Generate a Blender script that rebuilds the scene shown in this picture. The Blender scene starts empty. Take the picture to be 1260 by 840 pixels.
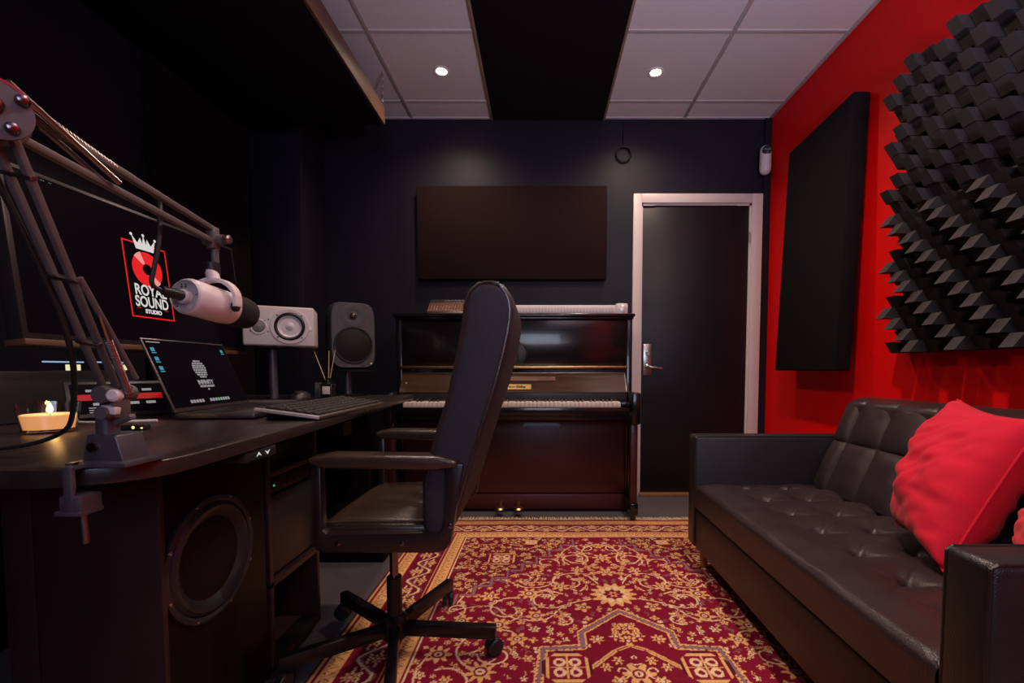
import bpy, bmesh, math, random
import numpy as np
from mathutils import Vector, Matrix, noise
PI = math.pi
random.seed(7)
C = bpy.context.scene.collection
V = Vector

# ------------------------------------------------------------------ camera
CX, CY, F, PIT, H = 665.0, 482.0, 560.0, math.radians(2.9), 0.89
def ray(u, v):
    a = (u-CX)/F; b = -(v-CY)/F
    return (a, math.cos(PIT)+b*math.sin(PIT), -math.sin(PIT)+b*math.cos(PIT))
def aY(u, v, y):
    r = ray(u, v); t = y/r[1]; return V((r[0]*t, y, H+r[2]*t))
cd = bpy.data.cameras.new('camera'); cam = bpy.data.objects.new('camera', cd); C.objects.link(cam)
cam.location = (0, 0, H); cam.rotation_euler = (PI/2-PIT, 0, 0)
cd.sensor_width = 36; cd.lens = 36*F/1260; cd.clip_start = .02
cd.shift_x = -(CX-630)/1260; cd.shift_y = (CY-420)/1260
bpy.context.scene.camera = cam

# ------------------------------------------------------------------ materials
def mat(name, col, rough=.5, metal=0., bump=0., bscale=200., emis=None, estr=0., var=0., vscale=8., coat=0., trans=0., spec=.5, sheen=0., voro=False, stretch=None):
    m = bpy.data.materials.new(name); m.use_nodes = True
    n = m.node_tree.nodes; l = m.node_tree.links; b = n['Principled BSDF']
    b.inputs['Base Color'].default_value = (*col, 1); b.inputs['Roughness'].default_value = rough
    b.inputs['Metallic'].default_value = metal; b.inputs['Coat Weight'].default_value = coat
    b.inputs['Transmission Weight'].default_value = trans; b.inputs['Specular IOR Level'].default_value = spec
    b.inputs['Sheen Weight'].default_value = sheen
    if emis: b.inputs['Emission Color'].default_value = (*emis, 1); b.inputs['Emission Strength'].default_value = estr
    tc = n.new('ShaderNodeTexCoord'); src = tc.outputs['Object']
    if stretch:
        mp = n.new('ShaderNodeMapping'); mp.inputs['Scale'].default_value = stretch
        l.new(src, mp.inputs['Vector']); src = mp.outputs['Vector']
    if var > 0:
        t = n.new('ShaderNodeTexNoise'); t.inputs['Scale'].default_value = vscale; t.inputs['Detail'].default_value = 5
        l.new(src, t.inputs['Vector'])
        mx = n.new('ShaderNodeMix'); mx.data_type = 'RGBA'
        mx.inputs['A'].default_value = (*[c*(1-var) for c in col], 1); mx.inputs['B'].default_value = (*[min(1, c*(1+var)) for c in col], 1)
        l.new(t.outputs['Fac'], mx.inputs['Factor']); l.new(mx.outputs['Result'], b.inputs['Base Color'])
        mr = n.new('ShaderNodeMapRange'); mr.inputs['To Min'].default_value = max(0, rough-.08); mr.inputs['To Max'].default_value = min(1, rough+.08)
        l.new(t.outputs['Fac'], mr.inputs['Value']); l.new(mr.outputs['Result'], b.inputs['Roughness'])
    if bump > 0:
        if voro:
            t2 = n.new('ShaderNodeTexVoronoi'); t2.inputs['Scale'].default_value = bscale; o = t2.outputs['Distance']
        else:
            t2 = n.new('ShaderNodeTexNoise'); t2.inputs['Scale'].default_value = bscale; t2.inputs['Detail'].default_value = 3; o = t2.outputs['Fac']
        l.new(src, t2.inputs['Vector'])
        bp = n.new('ShaderNodeBump'); bp.inputs['Strength'].default_value = bump; bp.inputs['Distance'].default_value = .002
        l.new(o, bp.inputs['Height']); l.new(bp.outputs['Normal'], b.inputs['Normal'])
    return m
M = {}
M['wall_dark'] = mat('navy_black_paint', (.0105, .0096, .0180), .5, spec=.28, bump=.25, bscale=90, var=.15, vscale=3)
M['wall_red'] = mat('red_paint', (.80, .0006, .002), .55, spec=.25, bump=.2, bscale=90, var=.04, vscale=2)
M['ceil_tile'] = mat('ceiling_tile', (.74, .71, .74), .9, bump=.3, bscale=260, var=.03, vscale=30)
M['grid'] = mat('ceiling_grid_paint', (.55, .53, .55), .5)
M['black_tile'] = mat('black_ceiling_board', (.008, .0065, .008), .85, spec=.15, bump=.3, bscale=200)
M['carpet'] = mat('charcoal_carpet', (.115, .103, .112), .95, bump=.9, bscale=420, var=.5, vscale=260)
M['fabric'] = mat('black_acoustic_fabric', (.0080, .0065, .0085), .9, spec=.12, bump=.6, bscale=600, var=.15, vscale=40)
M['fabric_brown'] = mat('brown_black_acoustic_fabric', (.019, .0085, .0085), .9, spec=.12, bump=.6, bscale=600, var=.12, vscale=30)
M['foam'] = mat('charcoal_diffuser_foam', (.036, .030, .033), .65, spec=.25, bump=.4, bscale=300, var=.12, vscale=25)
M['door'] = mat('black_door_paint', (.0100, .0078, .0120), .42, spec=.35, bump=.15, bscale=70, var=.12, vscale=4)
M['door_frame'] = mat('white_frame_paint', (.72, .62, .60), .4)
M['steel'] = mat('brushed_steel', (.6, .56, .53), .3, 1)
M['brass'] = mat('old_brass', (.62, .40, .16), .3, 1, var=.25, vscale=40)
M['gold_line'] = mat('gold_line', (.70, .46, .24), .35, .6)
M['wood_thresh'] = mat('oak_threshold', (.33, .15, .06), .4, var=.3, vscale=20)
M['piano'] = mat('black_piano_lacquer', (.007, .006, .0075), .2, coat=.3, bump=.04, bscale=12)
M['piano_red'] = mat('mahogany_black_lacquer', (.052, .007, .009), .42, coat=.12, var=.25, vscale=3, bump=.05, bscale=9)
M['piano_fall'] = mat('fallboard_reflection_tint', (.050, .026, .013), .2, coat=.3, var=.4, vscale=3, stretch=(1, 1, 14))  # brown-gold reflection on the fallboard put into the lacquer colour
M['ivory'] = mat('ivory_key', (.72, .60, .52), .35)
M['ebony'] = mat('ebony_key', (.012, .011, .012), .35)
M['leather'] = mat('black_leather', (.034, .0215, .0240), .33, bump=.3, bscale=380, voro=True, var=.2, vscale=10)
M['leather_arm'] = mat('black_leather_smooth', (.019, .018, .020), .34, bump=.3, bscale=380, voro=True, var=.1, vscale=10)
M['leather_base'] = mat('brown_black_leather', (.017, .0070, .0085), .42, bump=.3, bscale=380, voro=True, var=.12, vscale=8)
M['leather_chair'] = mat('worn_black_leather', (.046, .027, .019), .24, bump=.2, bscale=300, voro=True, var=.25, vscale=7, spec=.85)
M['chair_cloth'] = mat('purple_black_upholstery', (.026, .021, .032), .62, bump=.5, bscale=500, var=.1, vscale=12)
M['chair_frame'] = mat('dark_wood_frame', (.020, .010, .012), .33, var=.25, vscale=8, coat=.2)
M['black_metal'] = mat('black_steel', (.014, .011, .013), .28, .3)
M['chrome'] = mat('dark_chrome', (.22, .17, .19), .22, 1)
M['rubber'] = mat('black_plastic', (.012, .012, .015), .45)
M['leg_wood'] = mat('oak_leg', (.42, .19, .08), .4, var=.2, vscale=20)
M['velvet'] = mat('red_velvet', (.68, .007, .034), .75, bump=.4, bscale=500, var=.15, vscale=14, sheen=.12, spec=.2)
M['velvet_pink'] = mat('coral_red_velvet', (.80, .045, .06), .8, bump=.4, bscale=500, var=.1, vscale=14, sheen=.1, spec=.2)
M['white_tag'] = mat('white_cloth_tag', (.8, .78, .76), .7)
M['desk'] = mat('dark_walnut_laminate', (.026, .0165, .0165), .30, spec=.75, bump=.12, bscale=60, var=.45, vscale=5, stretch=(9, 1, 1))
M['cab'] = mat('dark_cabinet_laminate', (.006, .0028, .0038), .5, spec=.2, var=.2, vscale=6)
M['cab_edge'] = mat('cabinet_edge_band', (.028, .010, .012), .45, var=.2, vscale=6)
M['gun'] = mat('grey_painted_metal', (.115, .105, .125), .38, .5, bump=.08, bscale=100)
M['arm_metal'] = mat('boom_arm_paint', (.13, .105, .112), .5, .15)
M['spring'] = mat('spring_steel', (.40, .33, .32), .3, 1)
M['alu'] = mat('polished_aluminium', (.75, .74, .76), .18, 1)
M['mic_white'] = mat('white_mic_paint', (.76, .68, .68), .35, bump=.05, bscale=200)
M['mic_foam'] = mat('black_mic_foam', (.016, .012, .014), .95, bump=1., bscale=700)
M['cable'] = mat('black_cable', (.016, .015, .017), .5)
M['white_cable'] = mat('white_cable', (.75, .75, .8), .4)
M['spk_white'] = mat('white_speaker_board', (.60, .55, .56), .45, bump=.1, bscale=200)
M['cone_white'] = mat('white_cone', (.60, .60, .66), .4, bump=.1, bscale=150)
M['spk_grey'] = mat('dark_grey_speaker', (.052, .052, .062), .45, bump=.3, bscale=500)
M['spk_black'] = mat('black_grille', (.006, .006, .0065), .5, spec=.25, bump=.5, bscale=900)
M['plastic_dark'] = mat('dark_plastic', (.020, .018, .021), .4)
M['screen'] = mat('screen_glass', (.003, .002, .003), .25, emis=(.012, .006, .014), estr=.12, spec=.06)
M['bezel'] = mat('screen_bezel', (.030, .026, .030), .35, .3)
M['lap_alu'] = mat('laptop_shell', (.17, .145, .15), .35, .9)
def em(name, c, s): return mat(name, (0, 0, 0), .6, emis=c, estr=s)
M['e_red'] = em('screen_red', (1, .006, .012), .75); M['e_reddim'] = em('display_red', (1, .006, .012), .35); M['e_white'] = em('screen_white', (.85, .82, .80), .75)
M['e_dim'] = em('screen_grey', (.6, .58, .6), .42); M['e_cyan'] = em('screen_cyan', (.05, .42, .6), .6)
M['e_green'] = em('screen_green', (.1, .6, .2), .6); M['e_pink'] = em('screen_pink', (1, .35, .3), .8)
M['e_cream'] = em('meter_cream', (.95, .85, .45), .9); M['e_blue'] = em('meter_blue', (.4, .6, .9), .7)
M['e_black'] = em('screen_black', (.004, .004, .006), .5); M['e_orange'] = em('orange_lamp', (1, .45, .08), 2.5)
M['lamp'] = em('lamp_disc', (1, .86, .62), 40)
M['lamp_ring'] = mat('downlight_ring', (.75, .7, .68), .4)
M['emblem'] = mat('dark_engraved_metal', (.045, .040, .038), .35, .7)
M['glass'] = mat('clear_glass', (1, .97, .93), .04, trans=1.)
M['dark_glass'] = mat('dark_bottle_glass', (.010, .009, .010), .12)
M['wax'] = mat('cream_wax', (.85, .66, .45), .5, emis=(1, .42, .13), estr=.6)  # glow of the flame in the wax painted as emission
M['flame'] = em('flame', (1, .62, .18), 22)
M['label'] = mat('paper_label', (.62, .58, .56), .7)
M['reed'] = mat('rattan_reed', (.62, .43, .22), .7)
M['knob_grey'] = mat('grey_knob', (.18, .16, .17), .5)
M['key_dark'] = mat('keycap', (.030, .024, .024), .45)
M['kb_plate'] = mat('keyboard_plate', (.10, .078, .074), .4, .3)
M['kb_edge'] = mat('keyboard_edge', (.70, .65, .63), .3, .4)
M['mixer_brown'] = mat('brown_panel', (.11, .035, .022), .45, var=.3, vscale=30)
M['white_plastic'] = mat('white_plastic', (.72, .66, .66), .4)
M['ledge'] = mat('brown_edge', (.12, .055, .035), .5, var=.2, vscale=10)  # lit brown of the hanging panel's side; monitor edge shares it
M['trim_bronze'] = mat('bronze_trim', (.36, .27, .23), .5)
M['fringe'] = mat('cream_fringe', (.85, .66, .46), .9)

def gradient_free(): pass

# ------------------------------------------------------------------ mesh builder
ORG = {}
class MB:
    def __init__(s): s.v = []; s.f = []; s.m = []; s.mi = 0; s.sm = []; s.smooth = True
    def add(s, vs, fs, mi=None):
        o = len(s.v); s.v += [tuple(x) for x in vs]
        for f in fs: s.f.append(tuple(i+o for i in f)); s.m.append(s.mi if mi is None else mi)
        return s
    def box(s, a, b, bev=0., mi=None, mtx=None, seg=2):
        a = V(a); b = V(b)
        bm = bmesh.new(); bmesh.ops.create_cube(bm, size=1)
        c = (a+b)/2; d = V([abs(q) for q in (b-a)])
        for v in bm.verts: v.co = V((v.co.x*d.x, v.co.y*d.y, v.co.z*d.z))+c
        if bev > 0:
            bev = min(bev, .49*min(d))
            bmesh.ops.bevel(bm, geom=bm.edges[:], offset=bev, segments=seg, profile=.5, affect='EDGES')
        return s.frombm(bm, mi, mtx)
    def frombm(s, bm, mi=None, mtx=None):
        if mtx is not None: bm.transform(mtx)
        bm.verts.index_update()
        s.add([v.co.copy() for v in bm.verts], [[v.index for v in f.verts] for f in bm.faces], mi); bm.free(); return s
    def poly(s, pts, th, axis, mi=None, bev=0., seg=3):
        # pts: 3D outline, extruded by vector th
        bm = bmesh.new(); th = V(th)
        a = [bm.verts.new(V(p)) for p in pts]; f = bm.faces.new(a)
        r = bmesh.ops.extrude_face_region(bm, geom=[f])
        for e in r['geom']:
            if isinstance(e, bmesh.types.BMVert): e.co += th
        bmesh.ops.recalc_face_normals(bm, faces=bm.faces[:])
        if bev > 0:
            ed = [e for e in bm.edges if len(e.link_faces) == 2 and e.calc_face_angle(0) > .9]
            bmesh.ops.bevel(bm, geom=ed, offset=bev, segments=seg, profile=.5, affect='EDGES', clamp_overlap=True)
        return s.frombm(bm, mi)
    def lathe(s, prof, o=(0, 0, 0), ax=(0, 0, 1), n=28, mi=None, cap=True):
        o = V(o); ax = V(ax).normalized(); u = ax.orthogonal().normalized(); w = ax.cross(u)
        vs = []; fs = []
        for r, t in prof:
            for k in range(n):
                a = 2*PI*k/n; vs.append(o+ax*t+(u*math.cos(a)+w*math.sin(a))*max(r, 1e-5))
        for i in range(len(prof)-1):
            for k in range(n):
                k2 = (k+1) % n; fs.append((i*n+k, i*n+k2, (i+1)*n+k2, (i+1)*n+k))
        if cap:
            fs.append(tuple(range(n))[::-1]); fs.append(tuple((len(prof)-1)*n+k for k in range(n)))
        return s.add(vs, fs, mi)
    def cyl(s, a, b, r, r2=None, n=20, mi=None, bev=0.):
        a = V(a); b = V(b); L = (b-a).length; r2 = r if r2 is None else r2
        pr = [(r, 0), (r2, L)] if bev == 0 else [(r-bev, 0), (r, bev), (r2, L-bev), (r2-bev, L)]
        return s.lathe(pr, a, b-a, n, mi)
    def tube(s, pts, r, n=10, mi=None, smooth=0):
        pts = [V(p) for p in pts]
        for _ in range(smooth):
            q = [pts[0]]
            for a, b in zip(pts, pts[1:]): q += [a*.75+b*.25, a*.25+b*.75]
            pts = q+[pts[-1]]
        vs = []; fs = []; t0 = (pts[1]-pts[0]).normalized(); u = t0.orthogonal().normalized()
        for i, p in enumerate(pts):
            t = (pts[min(i+1, len(pts)-1)]-pts[max(i-1, 0)]).normalized()
            u = (u-t*u.dot(t)).normalized(); w = t.cross(u)
            for k in range(n):
                a = 2*PI*k/n; vs.append(p+(u*math.cos(a)+w*math.sin(a))*r)
        for i in range(len(pts)-1):
            for k in range(n):
                k2 = (k+1) % n; fs.append((i*n+k, i*n+k2, (i+1)*n+k2, (i+1)*n+k))
        fs.append(tuple(range(n))[::-1]); fs.append(tuple((len(pts)-1)*n+k for k in range(n)))
        return s.add(vs, fs, mi)
    def bar(s, a, b, w, h, up=(0, 0, 1), mi=None, bev=.001):
        a = V(a); b = V(b); d = (b-a); L = d.length; z = d.normalized(); x = V(up).cross(z).normalized(); y = z.cross(x)
        mtx = Matrix((x, y, z)).transposed().to_4x4(); mtx.translation = (a+b)/2
        return s.box((-w/2, -h/2, -L/2), (w/2, h/2, L/2), bev, mi, mtx)
    def torus(s, c, ax, R, r, n=32, k=8, mi=None):
        c = V(c); ax = V(ax).normalized(); u = ax.orthogonal().normalized(); w = ax.cross(u)
        vs = []; fs = []
        for i in range(n):
            a = 2*PI*i/n; d = u*math.cos(a)+w*math.sin(a)
            for j in range(k):
                b = 2*PI*j/k; vs.append(c+d*(R+r*math.cos(b))+ax*r*math.sin(b))
        for i in range(n):
            for j in range(k):
                i2 = (i+1) % n; j2 = (j+1) % k; fs.append((i*k+j, i2*k+j, i2*k+j2, i*k+j2))
        return s.add(vs, fs, mi)
    def grid(s, fn, nu, nv, mi=None, closeu=False):
        vs = [fn(i/(nu-1) if not closeu else i/nu, j/(nv-1)) for i in range(nu) for j in range(nv)]
        fs = []
        for i in range(nu if closeu else nu-1):
            for j in range(nv-1):
                i2 = (i+1) % nu; fs.append((i*nv+j, i2*nv+j, i2*nv+j+1, i*nv+j+1))
        return s.add(vs, fs, mi)
    def text(s, body, size, o, xd, yd, th=.0004, off=0., mi=None, align='CENTER', sx=1.):
        cu = bpy.data.curves.new('t', 'FONT'); cu.body = body; cu.size = size; cu.offset = off; cu.align_x = align; cu.align_y = 'CENTER'
        ob = bpy.data.objects.new('t', cu); C.objects.link(ob); bpy.context.view_layer.update()
        me = bpy.data.meshes.new_from_object(ob.evaluated_get(bpy.context.evaluated_depsgraph_get()))
        bm = bmesh.new(); bm.from_mesh(me)
        r = bmesh.ops.extrude_face_region(bm, geom=bm.faces[:])
        for e in r['geom']:
            if isinstance(e, bmesh.types.BMVert): e.co.z += th
        bmesh.ops.recalc_face_normals(bm, faces=bm.faces[:])
        xd = V(xd).normalized(); yd = V(yd).normalized(); zd = xd.cross(yd)
        m = Matrix((xd*sx, yd, zd)).transposed().to_4x4(); m.translation = V(o)
        bpy.data.objects.remove(ob); bpy.data.curves.remove(cu); bpy.data.meshes.remove(me)
        return s.frombm(bm, mi, m)
    def build(s, name, mats, parent=None, origin=None, ang=35, smooth=True):
        if not isinstance(mats, (list, tuple)): mats = [mats]
        if parent is not None: org = ORG[parent]
        elif origin is not None: org = V(origin)
        else:
            xs = [v[0] for v in s.v]; ys = [v[1] for v in s.v]; zs = [v[2] for v in s.v]
            org = V(((min(xs)+max(xs))/2, (min(ys)+max(ys))/2, min(zs)))
        me = bpy.data.meshes.new(name)
        me.from_pydata([tuple(V(v)-org) for v in s.v], [], s.f)
        for m in mats: me.materials.append(m)
        me.polygons.foreach_set('material_index', s.m)
        bm = bmesh.new(); bm.from_mesh(me); bmesh.ops.recalc_face_normals(bm, faces=bm.faces[:]); bm.to_mesh(me); bm.free()
        if smooth:
            me.polygons.foreach_set('use_smooth', [True]*len(me.polygons)); me.set_sharp_from_angle(angle=math.radians(ang))
        o = bpy.data.objects.new(name, me); C.objects.link(o)
        if parent is not None: o.parent = parent; ORG[o] = ORG[parent]
        else: o.location = org; ORG[o] = org
        return o
def tag(o, label=None, cat=None, group=None, kind=None):
    if label: o['label'] = label
    if cat: o['category'] = cat
    if group: o['group'] = group
    if kind: o['kind'] = kind
    return o
def thing(name, loc, label, cat, group=None):
    o = bpy.data.objects.new(name, None); o.empty_display_size = .05; C.objects.link(o); o.location = loc; ORG[o] = V(loc)
    return tag(o, label, cat, group)
def struct(name, loc=(0, 0, 0)):
    o = bpy.data.objects.new(name, None); C.objects.link(o); o.location = loc; ORG[o] = V(loc); o['kind'] = 'structure'; return o
def kids(o): return [c for c in bpy.data.objects if c.parent == o]
def dup(o, loc=None, parent=None, rot=None):
    c = o.copy(); C.objects.link(c); c.parent = parent
    if loc is not None: c.location = loc
    if rot is not None: c.rotation_euler = rot
    for k in kids(o): dup(k, None, c)
    return c

# ------------------------------------------------------------------ room
XL, XR, YB, YF, ZC = -1.80, 1.565, 3.18, -1.7, 2.585
tag(MB().box((XL-.1, YF-.1, -.1), (XR+.1, YB+.1, 0)).build('floor', M['carpet']), kind='structure')
tag(MB().box((XL-.1, YB, 0), (XR+.1, YB+.1, ZC+.1)).build('wall_back', M['wall_dark']), kind='structure')
tag(MB().box((XR, YF-.1, 0), (XR+.1, YB-.022, ZC+.1)).build('wall_right', M['wall_red']), kind='structure')
tag(MB().box((XL-.1, YF-.1, 0), (XL, YB, ZC+.1)).build('wall_left', M['wall_dark']), kind='structure')
wf = MB()   # wall behind the camera with a window opening
WX0, WX1, WZ0, WZ1 = -.35, 1.05, 1.15, 2.15
wf.box((XL, YF-.1, 0), (WX0, YF, ZC)); wf.box((WX1, YF-.1, 0), (XR, YF, ZC)); wf.box((WX0, YF-.1, 0), (WX1, YF, WZ0)); wf.box((WX0, YF-.1, WZ1), (WX1, YF, ZC))
tag(wf.build('wall_front', M['wall_dark']), kind='structure')
w = struct('window_1', (0.35, YF, WZ0))
fr = MB()
for a, b in (((WX0, YF-.07, WZ0), (WX0+.05, YF-.01, WZ1)), ((WX1-.05, YF-.07, WZ0), (WX1, YF-.01, WZ1)), ((WX0, YF-.07, WZ0), (WX1, YF-.01, WZ0+.05)), ((WX0, YF-.07, WZ1-.05), (WX1, YF-.01, WZ1)), ((.33, YF-.07, WZ0), (.37, YF-.01, WZ1))):
    fr.box(a, b, .004)
fr.build('window_frame', M['door_frame'], w)
MB().box((WX0+.05, YF-.05, WZ0+.05), (WX1-.05, YF-.045, WZ1-.05)).build('pane', M['glass'], w)

ce = MB(); ce.box((XL, YF, ZC), (XR, YB, ZC+.1)); tag(ce.build('ceiling', M['ceil_tile']), kind='structure')
# grid runners: one trim per run
def runner(n, a, b): tag(MB().box(a, b, .0008).build('trim_%d' % n, M['grid']), kind='structure')
nt = 1
for x in (-1.47, -.87, .972):
    runner(nt, (x-.011, YF, ZC-.005), (x+.011, YB-.002, ZC+.001)); nt += 1
y = 2.977
while y > YF:
    runner(nt, (XL, y-.011, ZC-.004), (-.335, y+.011, ZC+.001)); nt += 1
    runner(nt, (.44, y-.011, ZC-.004), (XR, y+.011, ZC+.001)); nt += 1
    y -= .602
for a, b in (((XR-.022, YF, ZC-.006), (XR-.001, YB-.002, ZC+.001)), ((.44, YB-.024, ZC-.006), (XR, YB-.001, ZC+.001)), ((XL, YB-.024, ZC-.006), (-.335, YB-.001, ZC+.001))):
    runner(nt, a, b); nt += 1
tag(MB().box((-.322, YF, ZC-.012), (.424, YB-.001, ZC+.001)).build('trim_41', M['black_tile']), kind='structure')
for x0, x1 in ((-.336, -.322), (.424, .438)):
    tag(MB().box((x0, YF, ZC-.014), (x1, YB-.001, ZC+.001), .002).build('trim_%d' % nt, M['trim_bronze']), kind='structure'); nt += 1
# boxed column in the left corner, side board on the left wall
tag(MB().box((XL+.001, 2.86, 0), (-1.475, YB-.001, ZC-.006), .004).build('trim_42', M['wall_dark']), kind='structure')
tag(MB().box((XL+.001, 2.12, 0), (XL+.045, 2.80, ZC-.007), .004).build('trim_43', M['fabric']), kind='structure')
tag(MB().box((1.52, YB-.022, 0), (XR+.001, YB-.001, ZC-.006)).build('trim_44', M['wall_dark']), kind='structure')

# door
d = struct('door_1', (1.07, YB, 0))
DX0, DX1, DZ = .632, 1.512, 2.078
# jambs are about 5 cm of flat casing plus a thin stop
fr = MB()
for (a, b) in (((DX0, YB-.03, 0), (DX0+.058, YB-.001, DZ)), ((DX1-.072, YB-.03, 0), (DX1, YB-.001, DZ)), ((DX0+.058, YB-.03, DZ-.062), (DX1-.072, YB-.001, DZ))):
    fr.box(a, b, .003)
fr.build('door_casing', M['door_frame'], d)
st = MB()
st.box((DX0+.058, YB-.012, 0), (DX0+.068, YB-.001, DZ-.062)); st.box((DX1-.084, YB-.012, 0), (DX1-.072, YB-.001, DZ-.062)); st.box((DX0+.058, YB-.012, DZ-.074), (DX1-.072, YB-.001, DZ-.062))
st.box((DX0+.07, YB-.02, DZ-.078), (DX0+.15, YB-.01, DZ-.066), .002); st.box((DX1-.17, YB-.02, DZ-.078), (DX1-.09, YB-.01, DZ-.066), .002)
st.build('door_stop', M['door_frame'], d)
MB().box((DX0+.068, YB-.008, .022), (DX1-.084, YB-.001, DZ-.074), .002).build('door_leaf', M['door'], d)
MB().box((DX0+.058, YB-.05, 0.0), (DX1-.072, YB-.001, .022), .004).build('threshold', M['wood_thresh'], d)
MB().box((DX1-.083, YB-.02, 1.76), (DX1-.073, YB-.011, 1.82), .002).cyl((DX1-.084, YB-.022, 1.755), (DX1-.084, YB-.022, 1.825), .005).build('hinge', M['steel'], d)
pl = MB().box((.712, YB-.018, .845), (.772, YB-.008, 1.062), .003).build('handle_plate', M['steel'], d)
MB().lathe([(.018, 0), (.018, .008), (.014, .012), (.006, .012), (.005, .010)], (.745, YB-.018, .995), (0, -1, 0)).build('lock_cylinder', M['steel'], pl)
MB().tube([(.742, YB-.018, .905), (.742, YB-.05, .905), (.755, YB-.058, .903), (.80, YB-.058, .896), (.835, YB-.055, .892)], .008, 12, smooth=2).lathe([(.018, 0), (.018, .006), (.012, .01)], (.742, YB-.018, .905), (0, -1, 0)).build('door_lever', M['steel'], pl)

# ------------------------------------------------------------------ downlights
def downlight(x, y, lab):
    t = thing('downlight', (x, y, ZC), lab, 'ceiling light', 'recessed downlights')
    MB().lathe([(.030, -.001), (.030, -.006), (.040, -.008), (.044, -.004), (.044, .0)], (x, y, ZC), (0, 0, 1), 32, cap=False).build('trim_ring', M['lamp_ring'], t)
    MB().lathe([(.0301, -.004), (.02, -.0045), (.001, -.0048)], (x, y, ZC), (0, 0, 1), 32).build('lamp_disc', M['lamp'], t)
    ld = bpy.data.lights.new('downlight_lamp', 'SPOT'); ld.energy = DL; ld.color = (1, .745, .60); ld.spot_size = math.radians(150); ld.spot_blend = .9; ld.shadow_soft_size = .03
    lo = bpy.data.objects.new('downlight_lamp', ld); C.objects.link(lo); lo.location = (0, 0, -.02); lo.parent = t
    return t
DL = 30
downlight(-.563, 2.68, 'lit round downlight in the white tiles left of the black ceiling strip')
downlight(.659, 2.69, 'lit round downlight in the white tiles right of the black ceiling strip')
for y in (1.48, .28):
    DL = 74 if y > 1 else 26
    DR = DL; DL = DL*.5; downlight(-.563, y, 'lit round downlight out of frame, left of the strip, %s' % ('near the desk chair' if y > 1 else 'close to the viewer'))
    DL = DR; downlight(.659, y, 'lit round downlight out of frame, right of the strip, %s' % ('over the sofa' if y > 1 else 'nearer the window'))

# ------------------------------------------------------------------ hanging black ceiling panel
t = thing('hanging_ceiling_panel', (-1.3, 1.6, 2.30), 'large black acoustic ceiling panel hanging on a chain above the desk', 'acoustic panel')
MB().box((-1.74, .35, 2.30), (-.915, 2.71, 2.40), .004).build('panel_body', M['fabric'], t)
MB().box((-.915, .35, 2.301), (-.900, 2.712, 2.399), .002).build('lit_edge_face', M['ledge'], t)  # separate strip: light on the black panel's side put into its colour
for (cx, cy) in ((-.908, 2.70), (-1.70, 2.66), (-.908, .5)):
    ch = MB(); z = 2.40; i = 0
    while z < ZC-.01:
        pts = [V((.006*math.cos(a), 0, .012*math.sin(a))) for a in [2*PI*k/10 for k in range(11)]]
        if i % 2: pts = [V((0, p.x, p.z)) for p in pts]
        ch.tube([p+V((cx, cy, z+.01)) for p in pts], .0018, 6); z += .019; i += 1
    ch.build('chain', M['steel'], t)

# ------------------------------------------------------------------ acoustic panels
t = thing('acoustic_panel', (-.19, YB, 1.493), 'wide black fabric acoustic panel on the dark wall above the piano', 'acoustic panel')
MB().box((-.834, 3.115, 1.493), (.449, YB-.004, 2.119), .012).build('panel_body', M['fabric_brown'], t)
t = thing('acoustic_panel', (1.5, 2.5, .877), 'tall black fabric acoustic panel tilted on the red wall beside the door', 'acoustic panel')
x0t, x0b = 1.478, 1.425
def tp(y, z, fr): # face x at height z
    k = (z-.88)/(2.20-.88); x = x0b+(x0t-x0b)*k; return V((x+(0 if fr else .083), y, z))
bm = bmesh.new(); c8 = [tp(2.215, .88, 1), tp(2.775, .88, 1), tp(2.775, 2.17, 1), tp(2.215, 2.20, 1)]
MB().poly(c8, (.083, 0, 0), 0, bev=.010).build('panel_body', M['fabric'], t)
bm.free()

# ------------------------------------------------------------------ skyline diffusers on the red wall
def diffuser(y0, z0, flip, lab):
    t = thing('skyline_diffuser', (XR, y0+.285, z0), lab, 'sound diffuser', 'skyline diffusers on the red wall')
    MB().box((XR-.03, y0+.001, z0+.001), (XR-.001, y0+.569, z0+.569)).build('back_board', M['foam'], t)
    mb = MB(); n = 12; c = .57/n
    for i in range(n):
        for j in range(n):
            y = y0+i*c; z = z0+j*c
            k = ((i-j) if not flip else (i+j)) % 4
            h = [.115, .060, .030, .075][k]+.006*math.sin(i*1.7+j*2.3)
            s = .0012
            xf = XR-.03-h; dz = .036
            up = (k == 0) if not flip else (k == 2)      # ends cut facing up, others cut facing down
            if not up: dz = .030
            ztop_x = xf+dz if up else xf
            zbot_x = xf if up else xf+dz
            vs = [(XR-.03, y+s, z+s), (XR-.03, y+c-s, z+s), (XR-.03, y+c-s, z+c-s), (XR-.03, y+s, z+c-s),
                  (zbot_x, y+s, z+s), (zbot_x, y+c-s, z+s), (ztop_x, y+c-s, z+c-s), (ztop_x, y+s, z+c-s)]
            mb.add(vs, [(4, 5, 6, 7), (0, 4, 7, 3), (1, 2, 6, 5), (3, 7, 6, 2), (0, 1, 5, 4)])
    mb.build('block_field', M['foam'], t, smooth=False)
    return t
diffuser(1.372, .955, False, 'charcoal block diffuser, lower of the two nearest the door, on the red wall')
diffuser(1.372, 1.526, True, 'charcoal block diffuser, upper of the two nearest the door, on the red wall')
diffuser(.801, .955, False, 'charcoal block diffuser above the near end of the sofa, lower one at the photo edge')
diffuser(.801, 1.526, True, 'charcoal block diffuser above the near end of the sofa, upper one at the photo edge')

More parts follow.
